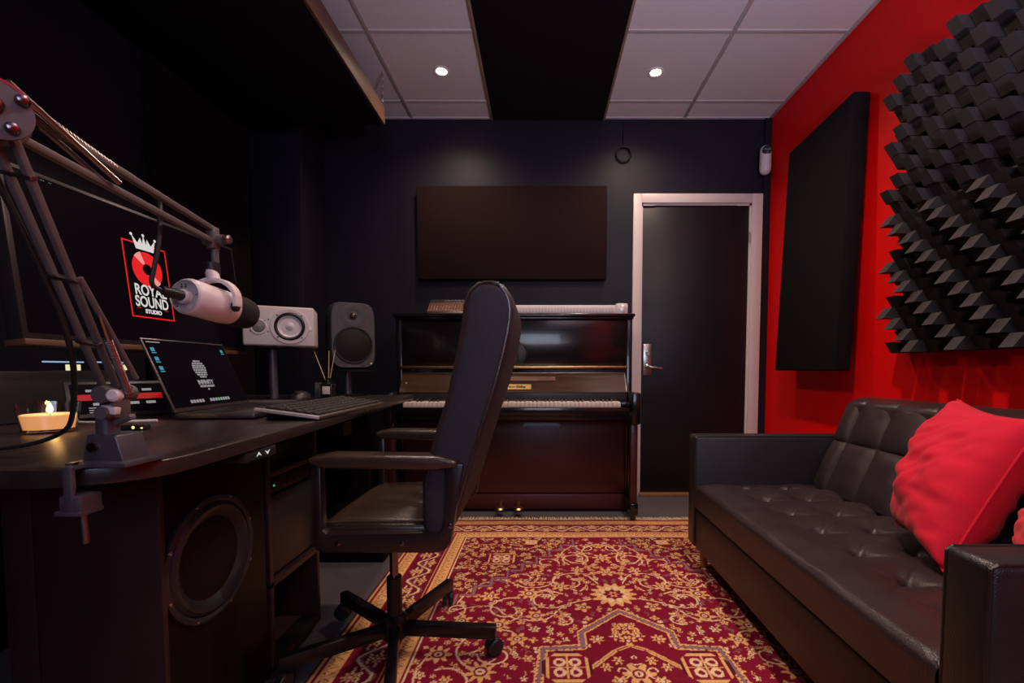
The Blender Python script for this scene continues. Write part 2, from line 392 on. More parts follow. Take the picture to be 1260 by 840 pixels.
# ------------------------------------------------------------------ security camera, cable ring
t = thing('security_camera', (1.505, YB-.05, 2.19), 'white rounded security camera high in the corner beside the red wall', 'camera')
pr = [(.001, 0)]+[(.036*math.sin(a), .036-.036*math.cos(a)) for a in [PI/2*k/6 for k in range(1, 7)]]+[(.036*math.cos(a), .155+.036*math.sin(a)) for a in [PI/2*k/6 for k in range(0, 6)]]+[(.001, .191)]
MB().lathe(pr, (1.505, YB-.06, 2.188), (0, 0, 1), 28).build('camera_body', M['white_plastic'], t)
dr = V((-.15, -1, -.05)).normalized(); cc = V((1.505, YB-.06, 2.338))
MB().lathe([(.029, 0), (.029, .034), (.025, .038), (.001, .038)], cc, dr).build('lens_window', M['rubber'], t)
ln = MB()
for dx, dz in ((0, .0), (-.014, .004), (.014, .004), (0, -.018)): ln.lathe([(.006, 0), (.006, .041), (.003, .042)], cc+V((dx, 0, dz)), dr, 16)
ln.build('lens', M['knob_grey'], t)
MB().box((1.49, YB-.03, 2.25), (1.52, YB-.002, 2.31), .004).build('bracket', M['white_plastic'], t)
rg = MB(); c0 = V((.565, YB-.012, 2.345))
rg.torus(c0, (0, 1, 0), .050, .0055, 36, 8); rg.torus(c0+V((0, -.006, .001)), (.05, 1, 0), .047, .004, 36, 8)
rg.tube([c0+V((0, 0, .05)), c0+V((-.004, 0, .12)), c0+V((.002, 0, .2)), (.562, YB-.008, ZC-.012)], .004, 8, smooth=2)
tag(rg.build('cable_loop', M['cable']), 'black cable hanging from the ceiling in a round loop above the door corner', 'cable')

# ------------------------------------------------------------------ rug
RX0, RX1, RY1, RY0, RZ = -.664, 1.234, 2.615, -.33, .011
AX = .285
def make_rug():
    px = .003
    HW = .95; HL = (RY1-RY0)/2
    nu = int(HW/px)+1; nv = int(HL/px)+1       # quarter pattern: u = distance from long axis, v = distance from far edge
    U, Vv = np.meshgrid(np.arange(nu)*px, np.arange(nv)*px, indexing='ij')
    crim = np.array([.24, .002, .027]); gold = np.array([.84, .46, .17]); pale = np.array([.90, .62, .36]); dark = np.array([.10, .006, .012]); grey = np.array([.27, .15, .17]); brown = np.array([.30, .10, .035])
    img = np.zeros((nu, nv, 3)); img[:] = crim
    dist = np.minimum(HW-U, Vv)                # distance from the rug's edge
    along = np.where(HW-U < Vv, Vv, U)
    def put(mask, col): img[mask] = col
    def win(u0, v0, r):
        a = max(0, int((u0-r)/px)); b = min(nu, int((u0+r)/px)+2); c = max(0, int((v0-r)/px)); e = min(nv, int((v0+r)/px)+2)
        return slice(a, b), slice(c, e)
    def seg(p, q, w, col):
        c = ((p[0]+q[0])/2, (p[1]+q[1])/2); r = math.hypot(q[0]-p[0], q[1]-p[1])/2+w
        s = win(*c, r); u = U[s]; v = Vv[s]
        if u.size == 0: return
        dx, dy = q[0]-p[0], q[1]-p[1]; L = dx*dx+dy*dy+1e-12
        t = np.clip(((u-p[0])*dx+(v-p[1])*dy)/L, 0, 1); d = np.hypot(u-p[0]-t*dx, v-p[1]-t*dy)
        sub = img[s]; sub[d < w/2] = col
    def line(pts, w, col):
        for p, q in zip(pts, pts[1:]): seg(p, q, w, col)
    def flower(u0, v0, r, n=6, c1=gold, c2=crim, c3=pale, ph=0., sharp=.25):
        s = win(u0, v0, r*1.05); u = U[s]-u0; v = Vv[s]-v0
        if u.size == 0: return
        rr = np.hypot(u, v); th = np.arctan2(v, u)+ph
        lim = r*(1-sharp+sharp*np.cos(n*th)); sub = img[s]
        sub[rr < lim*1.0] = c1
        sub[(rr < lim*.80) & (np.abs(np.sin(n*th/2)) > .93)] = c2
        sub[rr < r*.42] = c2; sub[rr < r*.27] = c3
        if r > .03: sub[rr < r*.12] = c2
    def spiral(u0, v0, r, a0, turns, w, col, dirn=1, leaf=True):
        pts = []
        for k in range(26):
            t = k/25; a = a0+dirn*turns*2*PI*t; q = r*(1-.78*t); pts.append((u0+q*math.cos(a), v0+q*math.sin(a)))
        line(pts, w, col)
        return pts
    def leaf(u0, v0, a, L, W, col, vein=True):
        s = win(u0, v0, L); u = U[s]-u0; v = Vv[s]-v0
        if u.size == 0: return
        x = u*math.cos(a)+v*math.sin(a); y = -u*math.sin(a)+v*math.cos(a)+.25*W*np.sin(x/L*7)
        sub = img[s]; w = W*np.sqrt(np.clip(1-(x/L*1)**2, 0, 1))*(.8+.2*np.cos(x/L*16))
        m = (np.abs(x) < L) & (np.abs(y) < w/2); sub[m] = col
        if vein: sub[m & (np.abs(y) < .0016)] = crim
    FV0 = .28; FU = HW-.28
    rng = random.Random(3)
    yv = lambda Y: RY1-Y
    field = (dist > .28)
    # vines in the field
    occ = []
    def ok(u, v, r):
        return all((u-a)**2+(v-b)**2 > (r+c)**2 for a, b, c in occ)
    def fl(u, Y, r, n=6, **k):
        flower(u, yv(Y), r, n, **k); occ.append((u, yv(Y), r*.9))
    for (u, Y, r, a0, tr, dn) in ((.16, 1.84, .085, -1.2, .9, 1), (.26, 1.70, .075, 2.4, .9, -1), (.40, 1.62, .09, -2, .95, 1), (.36, 1.86, .07, .5, .9, -1), (.12, 2.06, .07, 1, .9, -1), (.52, 1.45, .09, 1.4, .9, 1), (.26, 2.02, .06, 3, .8, 1),
                              (.55, 1.22, .08, -1, .9, -1), (.42, 1.36, .06, 0, .8, 1), (.60, 1.62, .05, 2, .8, 1), (.06, 2.20, .05, 0, .8, 1), (.2, 1.56, .04, 1, .8, 1)):
        spiral(u, yv(Y), r, a0, tr, .0065, pale, dn)
        q = spiral(u, yv(Y), r, a0+PI, tr*.5, .0055, pale, dn)
        for k in (4, 10, 15):
            leaf(q[k][0], q[k][1], rng.uniform(0, PI), .021, .014, gold)
    fl(0, 1.735, .092, 14, sharp=.13, c1=gold, c3=pale); flower(0, yv(1.735), .066, 10, pale, gold, crim, sharp=.16); flower(0, yv(1.735), .042, 8, crim, crim, gold, sharp=.12); flower(0, yv(1.735), .022, 6, gold, crim, crim)
    def tend(P, w=.006, col=pale):
        P = [(u, yv(Y)) for u, Y in P]
        for _ in range(3):
            Q = [P[0]]
            for a, b in zip(P, P[1:]): Q += [(a[0]*.75+b[0]*.25, a[1]*.75+b[1]*.25), (a[0]*.25+b[0]*.75, a[1]*.25+b[1]*.75)]
            P = Q+[P[-1]]
        line(P, w, col)
    for P_ in ([(.05, 1.82), (.10, 1.93), (.22, 1.90), (.24, 1.80), (.36, 1.78), (.44, 1.88), (.56, 1.80), (.60, 1.66)], [(.09, 1.70), (.20, 1.66), (.26, 1.54), (.40, 1.56), (.46, 1.66), (.60, 1.62)],
               [(.02, 2.24), (.10, 2.16), (.05, 2.04), (.14, 2.00), (.20, 2.12), (.13, 2.22)], [(.34, 1.40), (.38, 1.50), (.52, 1.48), (.56, 1.36), (.48, 1.28), (.42, 1.34)], [(.36, 1.12), (.48, 1.18), (.58, 1.10), (.66, 1.24), (.62, 1.40)], [(.30, 1.62), (.33, 1.70), (.28, 1.78), (.20, 1.74)]):
        tend(P_)
    fl(0, 1.93, .04, 6); fl(0, 2.08, .045, 8); fl(0, 2.22, .032, 5)
    for a in (-.5, .5): leaf(.05, yv(1.95)+a*.06, .6*a, .045, .022, gold)
    for (u, Y, r, n) in ((.125, 1.95, .033, 6), (.205, 1.80, .04, 7), (.30, 1.92, .034, 6), (.33, 1.74, .045, 8), (.30, 1.58, .04, 6), (.48, 1.72, .04, 7), (.43, 1.52, .045, 8), (.56, 1.55, .038, 6), (.36, 1.44, .036, 6), (.60, 1.36, .045, 8), (.13, 1.64, .034, 5), (.10, 2.13, .03, 6), (.19, 2.10, .032, 6), (.46, 1.28, .05, 9), (.62, 1.20, .04, 7)):
        fl(u, Y, r, n, ph=rng.uniform(0, 2))
    for _ in range(2200):
        u = rng.uniform(0.012, FU-.01); v = rng.uniform(FV0+.012, HL)
        r = rng.choice((.010, .013, .016, .020))
        if ok(u, v, r*1.02):
            if rng.random() < .62: flower(u, v, r, rng.choice((4, 5, 6)), rng.choice((gold, pale, gold)), crim, pale, ph=rng.uniform(0, 2)); occ.append((u, v, r))
            else:
                leaf(u, v, rng.uniform(0, PI), r*1.5, r*1.0, rng.choice((gold, pale, grey))); occ.append((u, v, r*1.2))
    # corner brackets: darker red ground with dense gold work behind a stepped grey line
    cor = field & (U*1.27+(Vv-FV0)*1.0 > 0)
    steps = []; u, v = .10, FV0+.02
    stp = 9; us = np.linspace(.12, FU, stp+1); vs = np.linspace(FV0+.03, yv(1.66), stp+1)
    bline = np.interp(U, us, np.arange(stp+1)); lim = vs[np.clip(np.floor(bline).astype(int)+1, 0, stp)]
    cm = field & (U > .12) & (Vv < lim) & (U < FU)
    img[cm] = img[cm]*np.array([.75, .9, .8])
    for k in range(stp):
        line([(us[k], vs[k]), (us[k], vs[k+1]), (us[k+1], vs[k+1])], .020, crim)
        line([(us[k], vs[k]), (us[k], vs[k+1]), (us[k+1], vs[k+1])], .011, grey)
    oc2 = []
    for _ in range(500):
        u = rng.uniform(.14, FU-.01); v = rng.uniform(FV0+.008, yv(1.7))
        if v < np.interp(u, us, vs)-.012 and all((u-a)**2+(v-b)**2 > .024**2 for a, b in oc2):
            oc2.append((u, v))
            if rng.random() < .5: spiral(u, v, .017, rng.uniform(0, 6), 1, .0045, gold)
            else: flower(u, v, .013, 4, gold, crim, pale)
    def square_rosette(u0, v0, r):
        s = win(u0, v0, r+.012); u = np.abs(U[s]-u0); v = np.abs(Vv[s]-v0); sub = img[s]; m = np.maximum(u, v)
        m = np.where(u+v > 1.6*r, m+.02, m)
        sub[m < r+.010] = dark; sub[m < r] = gold; sub[m < r-.011] = crim
        th = np.arctan2(v-r*.33, u-r*.33); q = np.hypot(u-r*.36, v-r*.36)
        sub[q < r*.30] = pale; sub[q < r*.15] = crim; sub[(u < .003) & (m < r*.8)] = gold; sub[(v < .003) & (m < r*.8)] = gold
    square_rosette(.465, yv(2.07), .062); square_rosette(.33, yv(2.27), .03)
    # medallion
    med = [(0, 1.612), (.15, 1.478), (.15, 1.40), (.275, 1.388), (.30, 1.15)]
    mm = [(u, yv(Y)) for u, Y in med]
    mu = np.array([p[0] for p in med]); mv = np.array([p[1] for p in med])
    mlim = np.interp(U, [0, .15, .151, .275, .30, .302], [yv(1.612), yv(1.478), yv(1.40), yv(1.388), yv(1.15), 9])
    inside = (Vv > mlim)
    img[inside] = crim*.9
    line(mm, .030, gold); 
    for a, b in zip(mm, mm[1:]):
        n = max(2, int(math.hypot(b[0]-a[0], b[1]-a[1])/.018))
        for k in range(n): flower(a[0]+(b[0]-a[0])*k/n, a[1]+(b[1]-a[1])*k/n, .012, 4, crim, crim, crim)
    line(mm, .013, grey)
    for (u, Y, r) in ((.0, 1.50, .034), (.035, 1.455, .026), (.0, 1.43, .03)): flower(u, yv(Y), r, 5, gold, crim, pale, sharp=.35)
    for sgn in (0, 1):
        leaf(.03, yv(1.50), 1.1+.4*sgn, .04, .02, gold)
    flower(.10, yv(1.44), .026, 7, gold, crim, pale); flower(.135, yv(1.405), .014, 5, pale, crim, gold)
    line([(0, yv(1.405)), (.05, yv(1.38)), (.15, yv(1.28))], .013, gold); line([(0, yv(1.405)), (.05, yv(1.38)), (.15, yv(1.28))], .004, crim)
    square_rosette(.205, yv(1.30), .065)
    for (u, Y, r) in ((0, 1.27, .05), (.05, 1.33, .02), (.09, 1.30, .02), (.06, 1.24, .024), (.12, 1.2, .03), (0, 1.16, .05)): flower(u, yv(Y), r, 6, gold, crim, pale)
    for (u, Y, r) in ((0, 1.34, .03), (.05, 1.28, .035)): spiral(u, yv(Y), r, 1, .8, .005, pale)
    # borders
    w = dist
    def band(a, b, col): img[(w >= a) & (w < b)] = col
    band(0, .283, crim)
    band(0, .010, dark); band(.010, .017, gold); band(.017, .028, crim)
    band(.028, .078, gold); band(.078, .086, crim); band(.086, .091, gold)
    band(.091, .203, crim*.62+dark*.3)
    band(.203, .208, gold); band(.208, .216, crim); band(.216, .266, gold); band(.266, .273, crim); band(.273, .279, pale)
    # zigzag motifs on the gold bands
    for a, b in ((.028, .078), (.216, .266)):
        c = (a+b)/2; z = np.abs(((along/.032) % 1)-.5)*2
        dd = np.abs(w-(c+(z-.5)*.030)); m = (w > a) & (w < b)
        img[m & (dd < .0035)] = brown; img[m & (np.hypot(((along/.032+.5) % 1-.5)*.032, w-(c-.012)) < .005)] = crim
    m = (w > .095) & (w < .199); per = .17
    wave = .147+.034*np.cos(along/per*2*PI)
    img[m & (np.abs(w-wave) < .0055)] = pale; img[m & (np.abs(w-wave-.012) < .002)] = grey
    for k in range(30):
        for (off, r, n) in ((0, .03, 8), (.25, .015, 5), (.75, .015, 5), (.5, .026, 6)):
            a = (k+off)*per; wv = .147-.034*math.cos(a/per*2*PI)*.75
            if a < HL: flower(HW-wv, a, r*.85, n, gold, crim, pale)
            if a < HW: flower(a, wv, r*.85, n, gold, crim, pale)
            for q in (-.03, .03):
                if a+q < HL: leaf(HW-wv, a+q, PI/2, .014, .010, pale, False)
                if a+q < HW: leaf(a+q, wv, 0, .014, .010, pale, False)
    return img, px, HW, HL
img, px, HW, HL = make_rug()
# mesh: fine grid over the part in view, pattern stored as a colour attribute
xs = np.unique(np.concatenate([np.arange(RX0, 1.0, .0032), np.linspace(1.0, RX1, 30)]))
ys = np.unique(np.concatenate([np.linspace(RY0, 1.0, 160), np.arange(1.0, RY1, .0034), [RY1]]))
nx, ny = len(xs), len(ys)
Xg, Yg = np.meshgrid(xs, ys, indexing='ij')
ui = np.clip(np.rint(np.abs(Xg-AX)/px).astype(int), 0, img.shape[0]-1)
vv = RY1-Yg; vv = np.where(vv > HL, 2*HL-vv, vv); vi = np.clip(np.rint(vv/px).astype(int), 0, img.shape[1]-1)
colr = img[ui, vi]
rs = np.random.RandomState(1)
colr = colr*(1+rs.uniform(-.18, .18, (nx, ny, 1)))*(1+.06*np.sin(Yg*9+Xg*5))[..., None]
co = np.zeros((nx*ny, 3), np.float32); co[:, 0] = (Xg-AX).ravel(); co[:, 1] = (Yg-1.14).ravel()
co[:, 2] = (RZ+rs.uniform(0, .0008, nx*ny)+.0012*np.sin(Xg.ravel()*11)*np.sin(Yg.ravel()*7))
ii = (np.arange(nx-1)[:, None]*ny+np.arange(ny-1)[None, :]).ravel()
quads = np.stack([ii, ii+ny, ii+ny+1, ii+1], 1).astype(np.int32)
me = bpy.data.meshes.new('pile'); me.vertices.add(nx*ny); me.vertices.foreach_set('co', co.ravel())
me.loops.add(quads.size); me.loops.foreach_set('vertex_index', quads.ravel())
me.polygons.add(len(quads)); me.polygons.foreach_set('loop_start', np.arange(0, quads.size, 4, dtype=np.int32)); me.polygons.foreach_set('loop_total', np.full(len(quads), 4, np.int32))
me.update(calc_edges=True); me.validate()
at = me.color_attributes.new('weave', 'FLOAT_COLOR', 'POINT')
cc4 = np.ones((nx*ny, 4), np.float32); cc4[:, :3] = np.clip(colr.reshape(-1, 3), 0, 1); at.data.foreach_set('color', cc4.ravel())
mr = bpy.data.materials.new('rug_pile'); mr.use_nodes = True; n = mr.node_tree.nodes; l = mr.node_tree.links; b = n['Principled BSDF']
an = n.new('ShaderNodeVertexColor'); an.layer_name = 'weave'; l.new(an.outputs['Color'], b.inputs['Base Color']); b.inputs['Roughness'].default_value = .85; b.inputs['Specular IOR Level'].default_value = .25
tx = n.new('ShaderNodeTexNoise'); tx.inputs['Scale'].default_value = 500; tc = n.new('ShaderNodeTexCoord'); l.new(tc.outputs['Object'], tx.inputs['Vector'])
bp = n.new('ShaderNodeBump'); bp.inputs['Strength'].default_value = .5; bp.inputs['Distance'].default_value = .002; l.new(tx.outputs['Fac'], bp.inputs['Height']); l.new(bp.outputs['Normal'], b.inputs['Normal'])
me.materials.append(mr)
rug = thing('rug', (AX, 1.14, 0), 'large crimson and gold Persian rug with floral medallion on the carpet', 'rug')
o = bpy.data.objects.new('pile', me); C.objects.link(o); o.parent = rug; ORG[o] = ORG[rug]
MB().box((RX0, RY0, .0005), (RX1, RY1, .0085), .001).build('backing', M['fringe'], rug)
fg = MB()
for i in range(420):
    x = RX0+.003+(RX1-RX0-.006)*i/419; L = random.uniform(.045, .072); dx = random.uniform(-.008, .008)
    fg.tube([(x, RY1-.004, .009), (x+dx*.5, RY1+L*.5, .006+random.uniform(0, .004)), (x+dx, RY1+L, .0035)], .0026, 4)
tag(fg.build('fringe', M['fringe'], rug), kind='stuff')
RT = .0135   # top of the rug

# ------------------------------------------------------------------ piano
P0 = thing('upright_piano', (-.16, 2.85, 0), 'old black upright piano with yellowed keys against the dark back wall', 'piano')
PX0, PX1 = -.885, .562
YU = 2.80      # front of the upper case
cs = MB()
cs.box((PX0, YU-.005, 0.012), (PX0+.035, 3.15, 1.205), .004); cs.box((PX1-.035, YU-.005, .012), (PX1, 3.15, 1.205), .004)
cs.box((PX0+.03, 3.10, .05), (PX1-.03, 3.15, 1.2)); cs.box((PX0+.03, YU+.02, .012), (PX1-.03, 3.12, .10), .003)
cs.build('case', M['piano'], P0)
ld = MB(); ld.box((PX0-.012, YU-.03, 1.205), (PX1+.012, 3.16, 1.226), .006); ld.box((PX0-.004, YU-.018, 1.192), (PX1+.004, 3.14, 1.207), .003); ld.build('top_lid', M['piano'], P0)
up = MB(); up.box((PX0+.036, YU, .905), (PX1-.036, YU+.025, 1.192), .003)
up.build('upper_panel', M['piano'], P0)
MB().box((PX0+.034, YU-.045, .890), (PX1-.034, YU+.02, .908), .005).build('music_shelf', M['gold_line' if 0 else 'brass'], P0)
em_ = MB(); ec = V((-.150, YU-.002, .985))
em_.torus(ec, (0, 1, 0), .070, .0035, 40, 8); em_.lathe([(.066, 0), (.062, .003), (.001, .004)], ec, (0, -1, 0), 32)
rr = random.Random(5)
for k in range(10): em_.tube([ec+V((rr.uniform(-.02, .02), -.004, -.055+.009*k)), ec+V((rr.uniform(-.02, .02), -.005, -.05+.009*k))], .0035, 6)
for k in range(16):
    a = PI+PI*k/15; em_.torus(ec+V((.058*math.cos(a), -.004, .058*math.sin(a))), (0, 1, 0), .008, .002, 10, 6)
em_.build('emblem', M['emblem'], P0)
bk = MB(); bk.box((PX0+.036, YU+.005, .80), (PX1-.036, YU+.02, .892)); bk.build('action_rail', M['piano'], P0)
fb = MB()  # sloping fallboard
fb.poly([(PX0+.05, YU-.035, .862), (PX0+.05, YU-.02, .866), (PX0+.05, YU-.10, .752), (PX0+.05, YU-.115, .752)], (PX1-PX0-.10, 0, 0), 0)
fb.build('fallboard', M['piano_fall'], P0)
MB().bar((PX0+.05, YU-.032, .8655), (PX1-.05, YU-.032, .8655), .006, .003).bar((PX1-.052, YU-.036, .866), (PX1-.052, YU-.113, .756), .003, .004).build('fallboard_strip', M['steel'], P0)
nr = V((0, -.81, .58))
def fpos(x, k, lift=.001): # point on the fallboard, k 0 top .. 1 bottom
    return V((x, YU-.035-.08*k, .862-.11*k))+nr.normalized()*lift
dn = (fpos(0, 1)-fpos(0, 0)).normalized()
npl = MB(); npl.poly([fpos(-.47, .60), fpos(-.055, .60), fpos(-.055, .86), fpos(-.47, .86)], nr.normalized()*.003, 0)
npl.build('name_plate', M['brass'], P0)
MB().text('Malmö Nordiska', .030, fpos(-.19, .73, .0035), (1, 0, 0), -dn, .0006, .0012).build('name_lettering', M['ebony'], P0)
sc = MB(); sc.poly([fpos(-.40, .20), (fpos(.09, .20)), fpos(.09, .42), fpos(-.40, .42)], nr.normalized()*.004, 0)
for k in range(14):
    x = .0+.085*(k/13)-.01; sc.torus(fpos(x, .31+.06*math.sin(k*2.1), .005), nr, .007, .0014, 10, 5)
sc.build('carved_band', M['mixer_brown'], P0)
kb = MB(); kb.box((PX0+.01, 2.565, .60), (PX1-.01, YU, .645), .006); kb.build('keybed', M['piano'], P0)
MB().box((PX0+.06, 2.560, .625), (PX1-.06, 2.583, .672), .004).build('key_slip', M['piano'], P0)
for x0, x1 in ((PX0-.004, PX0+.045), (PX1-.045, PX1+.004)):
    MB().box((x0, 2.555, .575), (x1, YU, .755), .008).build('side_arm', M['piano'], P0)
for xk in (PX0+.046, PX1-.102):
    MB().box((xk, 2.60, .672), (xk+.056, 2.72, .70), .006).build('key_block', M['piano'], P0)
MB().box((PX0+.05, 2.69, .70), (PX1-.05, 2.70, .752), .002).build('key_felt_rail', M['plastic_dark'], P0)
kn = MB(); kn.lathe([(.006, 0), (.006, .008), (.013, .012), (.013, .018), (.001, .021)], (PX0+.075, YU-.06, .80), (0, -1, 0)); kn.build('lock_knob', M['brass'], P0)
# 52 white keys and 36 black keys
KX0, KX1 = PX0+.10, PX1-.103; kw = (KX1-KX0)/52
wk = None
for i in range(52):
    if wk is None:
        wk = MB().box((KX0+.0006, 2.588, .672), (KX0+kw-.0006, 2.69, .700), .0015).build('white_key', M['ivory'], P0)
    else:
        c = wk.copy(); C.objects.link(c); c.location.x = kw*i; c.parent = P0
bkk = None
for i in range(51):
    if i % 7 in (0, 2, 3, 5, 6) :
        if bkk is None:
            i0 = i; bkk = MB().poly([(KX0+kw*(i+1)-.0045, 2.622, .699), (KX0+kw*(i+1)-.0045, 2.69, .699), (KX0+kw*(i+1)-.0045, 2.69, .713), (KX0+kw*(i+1)-.0045, 2.628, .712)], (.009, 0, 0), 0, bev=.001).build('black_key', M['ebony'], P0)
        else:
            c = bkk.copy(); C.objects.link(c); c.location.x = kw*(i-i0); c.parent = P0
lp = MB(); lp.box((PX0+.036, YU+.005, .115), (PX1-.036, YU+.03, .60), .003); lp.build('lower_panel', M['piano_red'], P0)
MB().box((PX0+.034, YU-.012, .02), (PX1-.034, YU+.03, .112), .004).build('bottom_rail', M['piano_red'], P0)
for x in (PX0+.002, PX1-.043):
    lg = MB(); lg.box((x, 2.60, .10), (x+.041, 2.645, .58), .006); lg.build('front_leg', M['piano_red'], P0)
    to = MB(); to.box((x-.003, 2.58, RT+.03), (x+.044, YU, .115), .008); to.cyl((x+.02, 2.62, RT), (x+.02, 2.62, RT+.035), .016); to.build('toe_block', M['piano'], P0)
for x in (-.245, -.135):
    pd = MB(); pts = [(x, YU-.01, .062), (x, YU-.05, .062), (x, YU-.10, .05)]
    pd.tube(pts, .013, 10, smooth=2); pd.lathe([(.001, -.006), (.026, -.005), (.032, 0), (.024, .009), (.001, .011)], (x+.003, YU-.105, .052), (0, 0, 1)); pd.build('pedal', M['brass'], P0)

# things on the piano
t = thing('mixer', (-.56, 2.93, 1.226), 'small brown analogue mixer with sliders on the left of the piano lid', 'mixer')
mx0, mx1 = -.705, -.40
MB().poly([(mx0, 2.83, 1.227), (mx0, 3.02, 1.227), (mx0, 3.02, 1.335), (mx0, 2.955, 1.335), (mx0, 2.84, 1.245)], (mx1-mx0, 0, 0), 0, bev=.003).build('housing', M['plastic_dark'], t)
def mp(x, k, l=.001): return V((x, 2.84+.115*k, 1.245+.09*k))+V((0, -.616, .788))*l
MB().poly([mp(mx0+.008, .05), mp(mx1-.008, .05), mp(mx1-.008, .62), mp(mx0+.008, .62)], V((0, -.616, .788))*.001, 0).build('slider_panel', M['mixer_brown'], t)
ln = MB(); ln.tube([mp(mx0+.006, .03, .002), mp(mx1-.006, .03, .002), mp(mx1-.006, .95, .002)], .0014, 6); ln.tube([mp(mx0+.006, .03, .002), mp(mx0+.006, .66, .002), mp(mx1-.006, .66, .002)], .0017, 6); ln.build('gold_outline', M['gold_line'], t)
s0 = None
for k in range(15):
    x = mx0+.022+k*.0185
    if s0 is None: s0 = MB().bar(mp(x, .12, .002), mp(x, .54, .002), .0022, .002).bar(mp(x-.003, .3, .005), mp(x+.004, .3, .005), .008, .006).build('slider', M['gold_line'], t)
    else: c = s0.copy(); C.objects.link(c); c.parent = t; c.location.x = k*.0185
k0 = None
for k in range(9):
    x = mx0+.10+k*.022
    if k0 is None: k0 = MB().lathe([(.007, 0), (.006, .009), (.001, .0095)], mp(x, .80, 0), (0, -.616, .788), 14).build('knob', M['knob_grey'], t)
    else: c = k0.copy(); C.objects.link(c); c.parent = t; c.location.x = k*.022
t = thing('keyboard_instrument', (.15, 2.95, 1.226), 'slim white electronic keyboard lying along the right of the piano lid', 'keyboard')
MB().box((-.26, 2.86, 1.228), (.475, 2.98, 1.288), .012).build('housing', M['white_plastic'], t)
MB().box((.470, 2.852, 1.227), (.545, 2.985, 1.298), .010).build('end_block', M['white_plastic'], t)
MB().lathe([(.022, 0), (.022, .003), (.016, .005)], (.512, 2.852, 1.262), (0, -1, 0)).build('end_dial', M['kb_edge'], t)
r0 = None
for k in range(36):
    if r0 is None: r0 = MB().box((-.25, 2.857, 1.240), (-.236, 2.861, 1.272), .001).build('front_key', M['spk_white'], t)
    else: c = r0.copy(); C.objects.link(c); c.parent = t; c.location.x = k*.0198
pw = MB().tube([(.5465, 2.93, 1.25), (.583, 2.95, 1.26), (.586, 3.05, 1.22), (.586, 3.12, .9), (.590, 3.13, .3)], .004, 8, smooth=2)
tag(pw.build('power_cable', M['cable']), 'black cable running down between the piano and the door frame', 'cable')

# ------------------------------------------------------------------ sofa
S = thing('sofa', (1.1, 1.35, 0), 'black tufted leather sofa with square arms against the red wall', 'sofa')
SX0, SX1 = .668, 1.53; SY0, SY1 = .66, 2.03
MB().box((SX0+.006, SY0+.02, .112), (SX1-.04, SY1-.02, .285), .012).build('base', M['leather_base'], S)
# tufted seat cushion
rows = [1.885-.168*k for k in range(7)]; cols = [.862, 1.022, 1.178]
tufts = [(x, y) for y in rows for x in cols]
cx0, cx1, cy0, cy1, cz0, cz1 = SX0, 1.27, .745, 1.945, .293, .402
def seat_pt(u, v):
    # u around x with rolled front edge, v along y
    y = cy0+(cy1-cy0)*v
    L = cx1-cx0; r = .022
    s = u*(L+.10)                       # first 10 cm run up the front face
    if s < .10-r: x = cx0; z = cz0+s
    elif s < .10+r:
        a = (s-(.10-r))/(2*r)*PI/2; x = cx0+r-r*math.cos(a); z = cz0+.10-r+.0+r*math.sin(a)
    else: x = cx0+(s-.10); z = cz1-.009
    if x > cx0+r*.5 and s > .10:
        k = min(1, (x-cx0)/.09); ed = min(1, (y-cy0)/.05, (cy1-y)/.05)
        h = .010*k
        dm = min(math.hypot(x-a, y-b) for a, b in tufts)
        h -= .030*math.exp(-(dm/.016)**2)+.016*math.exp(-(dm/.050)**2)
        # pleats linking buttons
        for a, b in tufts:
            dx, dy = x-a, y-b
            if abs(dx) < .17 and abs(dy) < .17:
                for (px_, py_) in ((.78, .62), (-.78, .62)):
                    t_ = dx*px_+dy*py_; w_ = abs(-dx*py_+dy*px_)
                    if abs(t_) < .10: h -= .009*math.exp(-(w_/.006)**2)*(1-abs(t_)/.10)
        h += .0035*noise.noise(V((x*9, y*9, 0)))
        z += h - (.012*(1-ed)**2 if ed < 1 else 0)
    return V((x, y, z))
mb = MB(); mb.grid(seat_pt, 130, 210); mb.box((cx0+.012, cy0+.004, cz0), (cx1, cy1-.004, cz0+.045), .004)
mb.build('seat_cushion', M['leather'], S, ang=60)
b0 = None
for (x, y) in tufts:
    if b0 is None: b0 = MB().lathe([(.001, -.002), (.008, -.001), (.008, .002), (.001, .005)], (x, y, .364), (0, 0, 1), 14).build('button', M['leather_arm'], S); x0_, y0_ = x, y
    else: c = b0.copy(); C.objects.link(c); c.parent = S; c.location.x += x-x0_; c.location.y += y-y0_
# quilted backrest
bx0, bz0, bx1, bz1 = 1.175, .385, 1.335, .765
ys_ = [1.945]+[1.857-.168*k for k in range(7)]+[.745]
def cell(y):
    for a, b in zip(ys_, ys_[1:]):
        if y <= a+1e-9 and y >= b-1e-9: return (y-b)/(a-b)
    return .5
bn = V((-(bz1-bz0), 0, (bx1-bx0))).normalized()
def back_pt(u, v):
    y = cy0+(cy1-cy0)*v
    k = cell(y); q = u*1.18
    base = V((bx0+(bx1-bx0)*min(q, 1), y, bz0+(bz1-bz0)*min(q, 1)))
    s = (q/.53) if q < .53 else (q-.53)/.47
    if q <= 1:
        bulge = .020*(1-abs(2*k-1)**3)**.6*(1-abs(2*s-1)**3)**.6 if (0 < k < 1 and 0 < s < 1) else 0
        bulge += .002*noise.noise(V((y*14, q*8, 3)))*1.0
        e = .012*max(0, (q-.9)/.1)**2
        return base+bn*(bulge-e)
    a = (q-1)/.18; return base+V((a*.14, 0, .012*math.sin(a*PI)-.005*a))+bn*(-.012)
mb = MB(); mb.grid(back_pt, 110, 230)
mb.box((bx0+.13, cy0+.004, .30), (SX1-.02, cy1-.004, .745), .01)
